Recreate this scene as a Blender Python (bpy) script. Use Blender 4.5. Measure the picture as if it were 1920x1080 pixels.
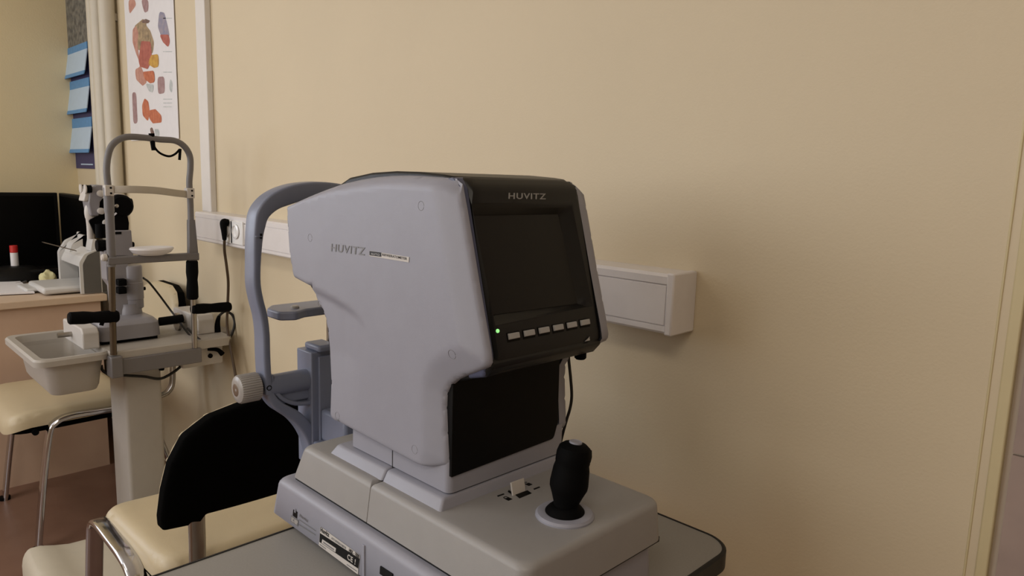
import bpy, bmesh, math, random
from mathutils import Vector, Matrix
from mathutils.geometry import delaunay_2d_cdt
random.seed(7)
for o in list(bpy.data.objects): bpy.data.objects.remove(o)
S = bpy.context.scene; COL = S.collection
V = Vector; PI = math.pi

# ------------------------------------------------------------------ camera
H = 1.275                       # lens height above the floor
FPX = 1342.93                   # focal length for a 1920 wide frame
YAW, PIT, ROL = (math.radians(a) for a in (-44.7719, 8.7006, 1.6722))
fw = V((math.sin(YAW)*math.cos(PIT), math.cos(YAW)*math.cos(PIT), -math.sin(PIT)))
r0 = V((math.cos(YAW), -math.sin(YAW), 0)); u0 = r0.cross(fw)
ri = math.cos(ROL)*r0 + math.sin(ROL)*u0; up = -math.sin(ROL)*r0 + math.cos(ROL)*u0
cd = bpy.data.cameras.new('camera'); cam = bpy.data.objects.new('camera', cd); COL.objects.link(cam)
cd.sensor_width = 36; cd.lens = FPX/1920*36; cd.clip_start = .02
cam.matrix_world = Matrix(((ri.x, up.x, -fw.x, 0), (ri.y, up.y, -fw.y, 0), (ri.z, up.z, -fw.z, H), (0, 0, 0, 1)))
S.camera = cam

def W(x, y, ax, val):
    """measure: the point seen at (x, y) of the photograph on the plane axis = val (metres, world)."""
    d = ri*((x-960)/FPX) - up*((y-540)/FPX) + fw
    i = 'xyz'.index(ax)
    t = (val - (H if ax == 'z' else 0))/d[i]
    return d*t + V((0, 0, H))

# ------------------------------------------------------------------ light, world, exposure
S.view_settings.view_transform = 'Standard'; S.view_settings.look = 'None'
S.view_settings.gamma = 1; S.view_settings.use_curve_mapping = False
S.view_settings.exposure = -0.07
wd = bpy.data.worlds.new('world'); S.world = wd; wd.use_nodes = True
wd.node_tree.nodes['Background'].inputs[0].default_value = (.75, .85, 1, 1)
wd.node_tree.nodes['Background'].inputs[1].default_value = .6
def area(name, loc, direction, sx, sy, power, color):
    l = bpy.data.lights.new(name, 'AREA'); l.shape = 'RECTANGLE'; l.size = sx; l.size_y = sy
    l.energy = power; l.color = color
    o = bpy.data.objects.new(name, l); COL.objects.link(o); o.location = loc
    o.rotation_euler = V(direction).to_track_quat('-Z', 'Y').to_euler()
    return o
area('daylight_window_left', (-4.22, -1.55, 1.75), (1, .12, -.1), 1.6, 1.5, 31, (.92, .97, 1.08))
area('fill_light_front', (-1.95, -2.52, 1.7), (0, 1, -.08), 2.4, 1.4, 40, (1, .97, .94))  # fill light added from the unseen front side of the room
area('fill_light_ceiling', (-2.4, -.9, 2.70), (0, 0, -1), 1.15, .55, 10, (1, .9, .78))  # weak ambient fill added overhead, out of view
area('fill_light_ceiling', (.6, -1.1, 2.70), (0, 0, -1), 1.15, .55, 20, (1, .9, .78))  # added out of view to lift the right wall and base front

# ------------------------------------------------------------------ materials
def lin(c):
    return tuple((x/12.92 if x <= .04045 else ((x+.055)/1.055)**2.4) for x in (v/255 for v in c))
MATS = {}
def mat(name, rgb, rough=.5, metal=0, noise=0, nscale=30, bump=0, bscale=200, spec=.5, rgb2=None, emit=0, coat=0):
    m = bpy.data.materials.new(name); m.use_nodes = True; nt = m.node_tree; b = nt.nodes['Principled BSDF']
    c = lin(rgb)
    b.inputs['Base Color'].default_value = (*c, 1); b.inputs['Roughness'].default_value = rough
    b.inputs['Metallic'].default_value = metal; b.inputs['Specular IOR Level'].default_value = spec
    if coat: b.inputs['Coat Weight'].default_value = coat; b.inputs['Coat Roughness'].default_value = .1
    tc = nt.nodes.new('ShaderNodeTexCoord')
    n = nt.nodes.new('ShaderNodeTexNoise'); n.inputs['Scale'].default_value = nscale; n.inputs['Detail'].default_value = 5
    nt.links.new(tc.outputs['Object'], n.inputs['Vector'])
    mx = nt.nodes.new('ShaderNodeMix'); mx.data_type = 'RGBA'
    c2 = lin(rgb2) if rgb2 else tuple(x*(1-max(noise, .03)) for x in c)
    mx.inputs[6].default_value = (*c, 1); mx.inputs[7].default_value = (*c2, 1)
    rmp = nt.nodes.new('ShaderNodeMapRange'); rmp.inputs[1].default_value = .35; rmp.inputs[2].default_value = .65
    nt.links.new(n.outputs[0], rmp.inputs[0]); nt.links.new(rmp.outputs[0], mx.inputs[0])
    nt.links.new(mx.outputs[2], b.inputs['Base Color'])
    if bump:
        n2 = nt.nodes.new('ShaderNodeTexNoise'); n2.inputs['Scale'].default_value = bscale; n2.inputs['Detail'].default_value = 3
        nt.links.new(tc.outputs['Object'], n2.inputs['Vector'])
        bp = nt.nodes.new('ShaderNodeBump'); bp.inputs['Strength'].default_value = bump; bp.inputs['Distance'].default_value = .002
        nt.links.new(n2.outputs[0], bp.inputs['Height']); nt.links.new(bp.outputs[0], b.inputs['Normal'])
    if emit:
        b.inputs['Emission Color'].default_value = (*c, 1); b.inputs['Emission Strength'].default_value = emit
    MATS[name] = m; return m
mat('wall_paint', (212, 197, 168), .6, noise=.03, nscale=3, bump=.14, bscale=260)
mat('wall_paint_lightened', (228, 212, 173), .6, noise=.03, nscale=3, bump=.3, bscale=160)  # same paint as wall_paint, lightened in place of light missing on this wall
mat('ceiling_white', (235, 232, 225), .8)
mat('trim_white', (226, 222, 218), .35)
mat('trim_edge', (206, 192, 152), .5)
mat('pipe_cream', (205, 198, 182), .4)
mat('trunk_white', (226, 222, 222), .35)
mat('socket_white', (238, 238, 238), .15, coat=.4)
mat('machine_grey', (150, 151, 163), .42, bump=.12, bscale=1800)
mat('machine_grey_low', (152, 150, 149), .42, bump=.12, bscale=1800)
mat('machine_black', (16, 16, 17), .4, spec=.3, bump=.05, bscale=1500)
mat('bezel_black', (22, 22, 22), .4, spec=.35)
mat('lower_black', (6, 6, 6), .55, spec=.15)
mat('bezel_side_sheen', (80, 86, 112), .3)  # blue window reflection on the bezel flank, put into the base colour
mat('screen', (20, 19, 18), .4, spec=.3)
mat('monitor_screen', (3, 3, 3), .4, spec=.1)
mat('button_grey', (172, 172, 172), .45)
mat('logo_grey', (120, 120, 122), .4)
mat('logo_silver', (150, 150, 150), .4)
mat('frame_blue', (122, 129, 150), .36)
mat('knob_grey', (158, 154, 150), .3)
mat('black_plastic', (6, 6, 7), .5, spec=.2)
mat('rubber', (4, 4, 5), .75, spec=.1)
mat('table_grey', (150, 147, 142), .45, noise=.06, nscale=400)
mat('table_edge', (14, 14, 17), .5)
mat('chrome', (200, 200, 205), .12, metal=1)
mat('steel', (170, 165, 158), .3, metal=1)
mat('bronze', (98, 86, 72), .35, metal=.8)
mat('cream_leather', (196, 181, 150), .42, noise=.04, nscale=12, bump=.15, bscale=500)
mat('chair_black', (3, 3, 3), .85, spec=.05)
mat('slit_grey', (110, 107, 108), .4)
mat('slit_body', (138, 136, 142), .35)
mat('brow_grey', (176, 168, 154), .5)
mat('slit_light', (200, 195, 190), .4)
mat('slit_table', (172, 166, 158), .45)
mat('column_grey', (172, 166, 158), .45)
mat('foot_cream', (196, 188, 170), .5)
mat('desk_wood', (206, 178, 156), .5, noise=.12, nscale=6, rgb2=(197, 168, 146))
mat('desk_edge', (205, 182, 158), .45)
mat('floor_vinyl', (126, 96, 80), .38, noise=.1, nscale=8, rgb2=(116, 86, 71))
mat('paper', (226, 224, 226), .7)
mat('printer_white', (205, 204, 202), .4)
mat('printer_dark', (90, 88, 85), .5)
mat('red_plastic', (190, 36, 34), .4)
mat('led_green', (150, 235, 140), .4, emit=1.0)
mat('cord_black', (18, 15, 13), .5)
mat('cord_brown', (78, 62, 46), .5)
mat('calendar_blue', (92, 150, 205), .5, noise=.1, nscale=60)
mat('calendar_pale', (188, 210, 232), .6)
mat('calendar_dark', (52, 50, 100), .5)
mat('calendar_photo', (122, 122, 118), .4, nscale=38, rgb2=(66, 70, 76))
mat('tile_pink', (168, 150, 142), .3, noise=.1, nscale=7, rgb2=(150, 134, 128))
mat('grout', (196, 182, 165), .8)
mat('yellow_tissue', (214, 208, 160), .8)
mat('glass_mirror', (200, 200, 200), .03, metal=1)
mat('amber', (176, 140, 88), .5)
for n, c, c2 in (('print_red', (180, 104, 92), (158, 80, 72)), ('print_pink', (196, 148, 132), (178, 124, 112)), ('print_tan', (180, 156, 122), (128, 112, 92)),
              ('print_yellow', (206, 164, 72), (180, 130, 60)), ('print_mauve', (146, 112, 116), (168, 140, 142)), ('print_orange', (200, 118, 84), (174, 90, 62)),
              ('print_blue', (128, 132, 160), (160, 150, 160)), ('print_dark', (92, 70, 66), (130, 104, 96)), ('print_grey', (170, 176, 178), (196, 200, 200))):
    mat(n, c, .5, nscale=45, rgb2=c2)
# window pane
gm = bpy.data.materials.new('window_glass'); gm.use_nodes = True
gb = gm.node_tree.nodes['Principled BSDF']; gb.inputs['Transmission Weight'].default_value = 1; gb.inputs['Roughness'].default_value = 0.02; gb.inputs['IOR'].default_value = 1.05

# ------------------------------------------------------------------ object helpers
OFF = {}        # world offset of every created root, so children can be stored in its frame
def setp(o, label=None, cat=None, group=None, kind=None):
    if label: o['label'] = label
    if cat: o['category'] = cat
    if group: o['group'] = group
    if kind: o['kind'] = kind
    return o
def thing(name, loc, label, cat, group=None, rz=0):
    o = bpy.data.objects.new(name, None); COL.objects.link(o); o.empty_display_size = .05
    o.location = loc; o.rotation_euler = (0, 0, rz); OFF[o.name] = V(loc) if not rz else V((0, 0, 0))
    return setp(o, label, cat, group)
def fin(name, bm, m, parent=None, ang=35, bevel=0, seg=2, label=None, cat=None, group=None, kind=None, local=False):
    """link a bmesh as one mesh object; m is a material name or a list of them"""
    off = V((0, 0, 0))
    if parent is not None: off = OFF[parent.name]
    bmesh.ops.remove_doubles(bm, verts=bm.verts, dist=1e-6)
    bmesh.ops.recalc_face_normals(bm, faces=bm.faces)
    if parent is None and bm.verts:
        xs = [v.co for v in bm.verts]
        off = V(((min(c.x for c in xs)+max(c.x for c in xs))/2, (min(c.y for c in xs)+max(c.y for c in xs))/2, min(c.z for c in xs)))
    bmesh.ops.translate(bm, vec=-off, verts=bm.verts)
    me = bpy.data.meshes.new(name); bm.to_mesh(me); bm.free()
    for q in (m if isinstance(m, (list, tuple)) else [m]): me.materials.append(MATS[q])
    for p in me.polygons: p.use_smooth = True
    me.set_sharp_from_angle(angle=math.radians(ang))
    o = bpy.data.objects.new(name, me); COL.objects.link(o)
    if parent is None: o.location = off
    else: o.parent = parent
    OFF[o.name] = off
    if bevel:
        b = o.modifiers.new('edge', 'BEVEL'); b.width = bevel; b.segments = seg; b.limit_method = 'ANGLE'; b.angle_limit = math.radians(30)
        b.harden_normals = False
    return setp(o, label, cat, group, kind)
def B(): return bmesh.new()
def poly(bm, pts, mi=0):
    f = bm.faces.new([bm.verts.new(p) for p in pts]); f.material_index = mi; return f
def hexa(bm, c, mi=0):
    """eight corners: bottom four then top four"""
    v = [bm.verts.new(p) for p in c]
    for q in ((0, 1, 2, 3), (4, 5, 6, 7), (0, 1, 5, 4), (1, 2, 6, 5), (2, 3, 7, 6), (3, 0, 4, 7)):
        bm.faces.new([v[i] for i in q]).material_index = mi
def box(bm, x0, x1, y0, y1, z0, z1, mi=0):
    hexa(bm, [(x0, y0, z0), (x1, y0, z0), (x1, y1, z0), (x0, y1, z0), (x0, y0, z1), (x1, y0, z1), (x1, y1, z1), (x0, y1, z1)], mi)
def obox(bm, c, ax, ay, az, mi=0):
    """oriented box: centre and three half vectors"""
    c, ax, ay, az = V(c), V(ax), V(ay), V(az)
    hexa(bm, [c+ax*i+ay*j+az*k for k in (-1, 1) for i, j in ((-1, -1), (1, -1), (1, 1), (-1, 1))], mi)
def frame_of(t):
    t = t.normalized(); a = V((0, 0, 1)) if abs(t.z) < .9 else V((1, 0, 0))
    n = t.cross(a).normalized(); return n, t.cross(n).normalized()
def lathe(bm, c, axis, prof, n=32, mi=0, flute=0, fr=(0, 0)):
    """prof: [(radius, height along the axis)]"""
    c = V(c); t = V(axis).normalized(); a, b = frame_of(t); rings = []
    for r, h in prof:
        ring = []
        for k in range(n):
            rr = r*(1+(flute if (k % 2 and fr[0] <= h <= fr[1]) else 0))
            ring.append(bm.verts.new(c+t*h+(a*math.cos(2*PI*k/n)+b*math.sin(2*PI*k/n))*max(rr, 1e-5)))
        rings.append(ring)
    for p, q in zip(rings, rings[1:]):
        for k in range(n):
            bm.faces.new((p[k], p[(k+1) % n], q[(k+1) % n], q[k])).material_index = mi
    for r in (rings[0], rings[-1]):
        bm.faces.new(r).material_index = mi
def cyl(bm, p, q, r, n=20, r2=None, mi=0):
    p, q = V(p), V(q); d = q-p; L = d.length; lathe(bm, p, d, [(r, 0), (r if r2 is None else r2, L)], n, mi)
def sig(x): return 1/(1+math.exp(max(-40, min(40, -x))))
def smooth_path(pts, sub=8):
    pts = [V(p) for p in pts]; out = []
    for i in range(len(pts)-1):
        p0 = pts[max(i-1, 0)]; p1 = pts[i]; p2 = pts[i+1]; p3 = pts[min(i+2, len(pts)-1)]
        for k in range(sub):
            t = k/sub
            out.append(.5*((2*p1)+(-p0+p2)*t+(2*p0-5*p1+4*p2-p3)*t*t+(-p0+3*p1-3*p2+p3)*t**3))
    out.append(pts[-1]); return out
def tube(bm, pts, r, n=12, sub=8, mi=0):
    P = smooth_path(pts, sub) if sub > 1 else [V(p) for p in pts]
    rs = r if callable(r) else (lambda s: r)
    T = [(P[min(i+1, len(P)-1)]-P[max(i-1, 0)]).normalized() for i in range(len(P))]
    a, b = frame_of(T[0]); rings = []
    for i, p in enumerate(P):
        a = (a-T[i]*a.dot(T[i])).normalized(); b = T[i].cross(a)
        rr = rs(i/(len(P)-1))
        rings.append([bm.verts.new(p+(a*math.cos(2*PI*k/n)+b*math.sin(2*PI*k/n))*rr) for k in range(n)])
    for p, q in zip(rings, rings[1:]):
        for k in range(n): bm.faces.new((p[k], p[(k+1) % n], q[(k+1) % n], q[k])).material_index = mi
    bm.faces.new(rings[0]).material_index = mi; bm.faces.new(rings[-1]).material_index = mi
def rect_section(w, t, r, n=3):
    pts = []
    for cx, cy, a0 in ((w/2-r, t/2-r, 0), (-w/2+r, t/2-r, 90), (-w/2+r, -t/2+r, 180), (w/2-r, -t/2+r, 270)):
        for k in range(n+1):
            a = math.radians(a0+90*k/n); pts.append((cx+r*math.cos(a), cy+r*math.sin(a)))
    return pts
def band(bm, pts, wid, w, t, r=.003, sub=6, mi=0):
    """sweep a rounded rectangle; wid = fixed direction of its width w (w, t: number or function of 0..1)"""
    P = smooth_path(pts, sub) if sub > 1 else [V(p) for p in pts]
    wid = V(wid).normalized(); rings = []
    for i, p in enumerate(P):
        T = (P[min(i+1, len(P)-1)]-P[max(i-1, 0)]).normalized(); nrm = T.cross(wid).normalized()
        s = i/(len(P)-1); ww = w(s) if callable(w) else w; tt = t(s) if callable(t) else t
        rings.append([bm.verts.new(p+wid*a+nrm*b) for a, b in rect_section(ww, tt, min(r, ww*.49, tt*.49))])
    n = len(rings[0])
    for p, q in zip(rings, rings[1:]):
        for k in range(n): bm.faces.new((p[k], p[(k+1) % n], q[(k+1) % n], q[k])).material_index = mi
    bm.faces.new(rings[0]).material_index = mi; bm.faces.new(rings[-1]).material_index = mi
def loft(bm, levels, n=6, cap0=True, cap1=True, mi=0):
    """levels: (z, x0, x1, y0, y1, corner radius)"""
    rings = []
    for z, x0, x1, y0, y1, R in levels:
        ring = []; R = R if isinstance(R, tuple) else (R,)*4
        for cx, cy, a0, r in ((x1-R[0], y1-R[0], 0, R[0]), (x0+R[1], y1-R[1], 90, R[1]), (x0+R[2], y0+R[2], 180, R[2]), (x1-R[3], y0+R[3], 270, R[3])):
            for k in range(n+1):
                a = math.radians(a0+90*k/n); ring.append(bm.verts.new((cx+r*math.cos(a), cy+r*math.sin(a), z)))
        rings.append(ring)
    m = len(rings[0])
    for p, q in zip(rings, rings[1:]):
        for k in range(m): bm.faces.new((p[k], p[(k+1) % m], q[(k+1) % m], q[k])).material_index = mi
    if cap0: bm.faces.new(rings[0]).material_index = mi
    if cap1: bm.faces.new(rings[-1]).material_index = mi
def shoulder(z0, z1, xa, xb, ya, yb, dx0, dx1, dy0, dy1, R, rc=.01, steps=5, lead=None):
    """levels of a draughted block: bottom rect, inset by dx/dy at the top, rounded top edge of radius R"""
    L = [(z0, xa, xb, ya, yb, rc)]
    zt = z1-R; f = (zt-z0)/(z1-z0)
    for k in range(steps+1):
        a = PI/2*k/steps; z = zt+R*math.sin(a); i = R*(1-math.cos(a)); g = f+(1-f)*math.sin(a)
        L.append((z, xa+dx0*g+i, xb-dx1*g-i, ya+dy0*g+i, yb-dy1*g-i, rc if isinstance(rc, tuple) else max(rc, .004)))
    return L
def prism(bm, prof, axis, a0, a1, mi=0):
    """profile [(u, v)] extruded along axis: 'y' -> (x, z), 'x' -> (y, z), 'z' -> (x, y)"""
    f = {'y': lambda u, v, a: (u, a, v), 'x': lambda u, v, a: (a, u, v), 'z': lambda u, v, a: (u, v, a)}[axis]
    A = [bm.verts.new(f(u, v, a0)) for u, v in prof]; Bq = [bm.verts.new(f(u, v, a1)) for u, v in prof]
    n = len(prof)
    bm.faces.new(A).material_index = mi; bm.faces.new(Bq).material_index = mi
    for k in range(n): bm.faces.new((A[k], A[(k+1) % n], Bq[(k+1) % n], Bq[k])).material_index = mi
def rounded(prof, r, n=4):
    """round the corners of a 2D polygon (r: number or list)"""
    out = []; N = len(prof)
    for i in range(N):
        p = V((*prof[i], 0)); a = V((*prof[i-1], 0))-p; b = V((*prof[(i+1) % N], 0))-p
        rr = r[i] if isinstance(r, (list, tuple)) else r
        if rr <= 0: out.append((p.x, p.y)); continue
        ang = a.angle(b); d = min(rr/math.tan(ang/2), a.length*.48, b.length*.48)
        s = p+a.normalized()*d; e = p+b.normalized()*d
        for k in range(n+1):
            t = k/n; q = s*(1-t)**2+p*2*t*(1-t)+e*t*t; out.append((q.x, q.y))
    return out
def seg_dist(px, py, poly_):
    best = 1e9
    for i in range(len(poly_)):
        ax, ay = poly_[i-1]; bx, by = poly_[i]; dx, dy = bx-ax, by-ay; L = dx*dx+dy*dy
        t = 0 if L == 0 else max(0, min(1, ((px-ax)*dx+(py-ay)*dy)/L))
        d = (px-ax-t*dx)**2+(py-ay-t*dy)**2
        if d < best: best = d
    return math.sqrt(best)
def inside(px, py, P):
    c = False
    for i in range(len(P)):
        (xi, yi), (xj, yj) = P[i], P[i-1]
        if (yi > py) != (yj > py) and px < (xj-xi)*(py-yi)/(yj-yi)+xi: c = not c
    return c
def height_sheet(bm, outline, step, hfun, to3d, extra=(), depth=0, flat=None, mi=0, rings=(.0012, .0028, .005, .008), skip=None):
    """a surface over a 2D outline; hfun(u, v, distance to edge) -> height; walls go back by depth"""
    N = len(outline); verts = [V(p) for p in outline]; edges = [(i, (i+1) % N) for i in range(N)]
    for loop in extra:
        s = len(verts); verts += [V(p) for p in loop]; edges += [(s+i, s+(i+1) % len(loop)) for i in range(len(loop))]
    area_ = sum(outline[i-1][0]*outline[i][1]-outline[i][0]*outline[i-1][1] for i in range(N)); sg = 1 if area_ > 0 else -1
    for d in rings:
        for i in range(N):
            a = V(outline[i-1]); b = V(outline[i]); L = (b-a).length; nr = V((-(b-a).y, (b-a).x)).normalized()*sg
            k = max(1, int(L/max(step*1.2, .003)))
            for j in range(k):
                p = a+(b-a)*((j+.5)/k)+nr*d
                if inside(p.x, p.y, outline) and seg_dist(p.x, p.y, outline) > d*.9: verts.append(p)
    u0_, u1_ = min(p[0] for p in outline), max(p[0] for p in outline); v0_, v1_ = min(p[1] for p in outline), max(p[1] for p in outline)
    u = u0_+step/2
    while u < u1_:
        v = v0_+step/2
        while v < v1_:
            if inside(u, v, outline) and seg_dist(u, v, outline) > max(rings)+step*.4: verts.append(V((u, v)))
            v += step
        u += step
    r = delaunay_2d_cdt(verts, edges, [], 1, 1e-6)
    ov = [bm.verts.new(to3d(p.x, p.y, hfun(p.x, p.y, seg_dist(p.x, p.y, outline)))) for p in r[0]]
    for f in r[2]: bm.faces.new([ov[i] for i in f]).material_index = mi
    if depth:
        be = [e for e in bm.edges if e.is_boundary and e.verts[0] in set(ov)]
        g = bmesh.ops.extrude_edge_only(bm, edges=be)
        nv = [x for x in g['geom'] if isinstance(x, bmesh.types.BMVert)]
        if flat is not None:
            for x in nv: x.co.y = flat
            return
        d3 = V(to3d(0, 0, -depth))-V(to3d(0, 0, 0)); bmesh.ops.translate(bm, vec=d3, verts=nv)
def text(name, s, pts, m, parent, h=.0006, bold=0):
    """flat lettering: pts = lower-left, lower-right, upper-left corners in the world"""
    p0, p1, p2 = (V(p) for p in pts)
    c = bpy.data.curves.new(name, 'FONT'); c.body = s; c.size = 1; c.space_character = 1.12; c.extrude = 0; c.offset = bold
    tmp = bpy.data.objects.new('tmp', c); COL.objects.link(tmp); bpy.context.view_layer.update()
    me = bpy.data.meshes.new_from_object(tmp.evaluated_get(bpy.context.evaluated_depsgraph_get()))
    bpy.data.objects.remove(tmp)
    xs = [v.co.x for v in me.vertices]; ys = [v.co.y for v in me.vertices]
    x0, x1, y0, y1 = min(xs), max(xs), min(ys), max(ys)
    nrm = (p1-p0).cross(p2-p0).normalized()*h
    bm = B(); bm.from_mesh(me); bpy.data.meshes.remove(me)
    for v in bm.verts:
        v.co = p0+(p1-p0)*((v.co.x-x0)/(x1-x0))+(p2-p0)*((v.co.y-y0)/(y1-y0))
    g = bmesh.ops.extrude_face_region(bm, geom=bm.faces[:])
    bmesh.ops.translate(bm, vec=nrm, verts=[x for x in g['geom'] if isinstance(x, bmesh.types.BMVert)])
    return fin(name, bm, m, parent)

# ------------------------------------------------------------------ the room
WY = 1.07                                   # the long wall
XL, XR, YF, ZC = -4.27, 2.3, -2.6, 2.8
XC = W(1842, 1080, 'y', WY).x               # where the painted wall ends and tiles begin
bm = B(); box(bm, XL-.1, XC, WY, WY+.12, 0, ZC); fin('wall_back', bm, 'wall_paint', kind='structure')
bm = B(); box(bm, XL-.12, XL, YF, -2.4, 0, ZC); box(bm, XL-.12, XL, -.7, WY, 0, ZC)
box(bm, XL-.12, XL, -2.4, -.7, 0, .95); box(bm, XL-.12, XL, -2.4, -.7, 2.55, ZC)
fin('wall_left', bm, 'wall_paint_lightened', kind='structure')
bm = B(); box(bm, XL, -3.2, YF-.12, YF, 0, ZC); box(bm, -.7, XR, YF-.12, YF, 0, ZC)
box(bm, -3.2, -.7, YF-.12, YF, 0, .95); box(bm, -3.2, -.7, YF-.12, YF, 2.5, ZC)
fin('wall_front', bm, 'wall_paint', kind='structure')
bm = B(); box(bm, XR, XR+.1, YF, WY+.3, 0, ZC); fin('wall_right', bm, 'wall_paint', kind='structure')
bm = B(); box(bm, XL-.12, XR+.1, YF-.12, WY+.3, -.06, 0); fin('floor', bm, 'floor_vinyl', kind='structure')
bm = B(); box(bm, XL-.12, XR+.1, YF-.12, WY+.3, ZC, ZC+.1); fin('ceiling', bm, 'ceiling_white', kind='structure')
def window(name, ax, c, a0, a1, z0, z1, t):
    bm = B(); pl = B()
    def bx(b, p0, p1, q0, q1, d0, d1):
        if ax == 'x': box(b, c+d0, c+d1, p0, p1, q0, q1)
        else: box(b, p0, p1, c+d0, c+d1, q0, q1)
    w = .06; mid = (a0+a1)/2
    for p0, p1, q0, q1 in ((a0, a1, z0, z0+w), (a0, a1, z1-w, z1), (a0, a0+w, z0+w, z1-w), (a1-w, a1, z0+w, z1-w), (mid-w/2, mid+w/2, z0+w, z1-w)):
        bx(bm, p0, p1, q0, q1, -t, -t+.05)
    o = fin(name, bm, 'trim_white', kind='structure'); bx(pl, a0+w, a1-w, z0+w, z1-w, -t+.02, -t+.026)
    p = fin('pane', pl, 'trim_white', o); p.data.materials[0] = gm
window('window_1', 'x', XL, -2.4, -.7, .95, 2.55, .1)
window('fill_window', 'y', YF, -3.2, -.7, .95, 2.5, .1)  # unseen window added to carry the front fill light
for lx, ly in ((-2.4, -.9), (.6, -1.1)):  # housings for the two added ceiling fill lights, out of view
    t = thing('fill_lamp', (lx, ly, ZC-.09), 'added flat white rectangular fill lamp ' + ('above the desk side of the room' if lx < 0 else 'above the tiled side of the room'), 'lamp', 'added fill lamps')
    bm = B(); box(bm, lx-.62, lx+.62, ly-.31, ly+.31, ZC-.085, ZC-.001); fin('fill_lamp_housing', bm, 'trim_white', t, bevel=.005)
# tiled stretch of the wall beyond the edge bead
bm = B(); tx0 = XC+.012; zz = W(1895, 851, 'y', WY).z
prof = []
for i in range(9):
    for j in range(-4, 7):
        x0, x1 = tx0+i*.3+.0015, tx0+(i+1)*.3-.0015; z0, z1 = zz+j*.3+.0015, zz+(j+1)*.3-.0015
        z0 = max(z0, 0); z1 = min(z1, ZC)
        if z1 > z0: box(bm, x0, min(x1, XR-.002), WY+.002, WY+.012, z0, z1, 0)
box(bm, XC, XR, WY+.008, WY+.12, 0, ZC, 1)
fin('wall_tiled', bm, ['tile_pink', 'grout'], kind='structure', label='pinkish grey tiled wall')
bm = B(); box(bm, XC-.009, XC+.005, WY-.004, WY+.02, 0, ZC); fin('trim_1', bm, 'trim_edge', kind='structure', bevel=.002)
bm = B(); box(bm, XC-.022, XC-.019, WY-.0015, WY+.01, 0, ZC); fin('trim_2', bm, 'trim_edge', kind='structure', bevel=.001)

# vertical duct strip above the trunking and the bundle of pipes left of the poster
zt = H-.147
a = W(369, 100, 'y', WY-.02).x; b = W(399, 300, 'y', WY-.02).x
bm = B(); box(bm, -2.575*1.02, -2.575*1.02+.078, WY-.022, WY, zt-.002, ZC)
t = thing('vertical_cable_duct', (-2.59, WY, zt), 'white vertical cable duct rising from the wall trunking', 'cable duct')
fin('duct_cover', bm, 'trim_white', t, bevel=.003)
px0, px1 = W(165, 0, 'y', WY-.03).x, W(208, 0, 'y', WY-.03).x
px0 = W(180, 150, 'y', WY-.03).x; px1 = W(217, 150, 'y', WY-.03).x
bm = B(); tot = px1-px0
t = thing('heating_pipe', (px0, WY, 0), 'cream vertical heating pipe beside the hanging calendar', 'pipe', 'cream heating pipes')
t2 = None
for k, (f0, f1, lab) in enumerate(((0, .2, 'cream vertical pipe nearest the hanging calendar'), (.31, .55, 'cream vertical pipe between two other pipes on the wall'), (.72, .95, 'cream vertical pipe nearest the anatomy poster'))):
    bm = B(); r = tot*(f1-f0)/2; cx = px0+tot*(f0+f1)/2
    cyl(bm, (cx, WY-r-.006, .1), (cx, WY-r-.006, ZC), r, 24)
    if k == 0:
        setp(t, lab); t.location = (cx, WY-r, .1); OFF[t.name] = V(t.location); par = t
    else: par = thing('heating_pipe', (cx, WY-r, .1), lab, 'pipe', 'cream heating pipes')
    fin('pipe_body', bm, 'pipe_cream', par)
    for zb_ in (1.9, .6): bm = B(); box(bm, cx-.012, cx+.012, WY-.016, WY, zb_, zb_+.03); fin('pipe_bracket', bm, 'steel', par)

# ------------------------------------------------------------------ wall trunking with sockets
TY = 1.0; z1, z0 = H-.147, H-.247; xa, xb = -2.60, -.622
xa = W(366, 415, 'y', TY).x
tr = thing('wall_trunking', ((xa+xb)/2, WY, z0), 'long white horizontal cable trunking fixed to the cream wall', 'cable trunking')
bm = B(); prof = [(WY, z0+.0), (TY+.004, z0), (TY, z0+.004), (TY, z0+.012), (TY+.003, z0+.013), (TY+.003, z1-.018), (TY, z1-.017), (TY, z1-.005), (TY+.004, z1), (WY, z1)]
prism(bm, prof, 'x', xa, xb-.012); fin('trunking_body', bm, 'trunk_white', tr)
bm = B(); box(bm, xa, xb-.016, TY+.0005, TY+.004, z0+.014, z1-.02); fin('lid', bm, 'trunk_white', tr, bevel=.0008)
bm = B(); box(bm, xb-.014, xb, TY-.002, WY, z0-.002, z1+.002); fin('end_cap', bm, 'trunk_white', tr, bevel=.003)
for px in (428, 446):
    c = W(px, 424, 'y', TY)
    bm = B(); box(bm, c.x-.043, c.x+.043, TY-.006, TY+.003, z0+.012, z1-.012)
    s = fin('socket', bm, 'socket_white', tr, bevel=.003)
    bm = B(); lathe(bm, (c.x, TY-.0065, (z0+z1)/2+.005), (0, -1, 0), [(.022, 0), (.024, .004), (.018, .006), (.016, .002)], 28); fin('socket_rim', bm, 'socket_white', s)

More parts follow.
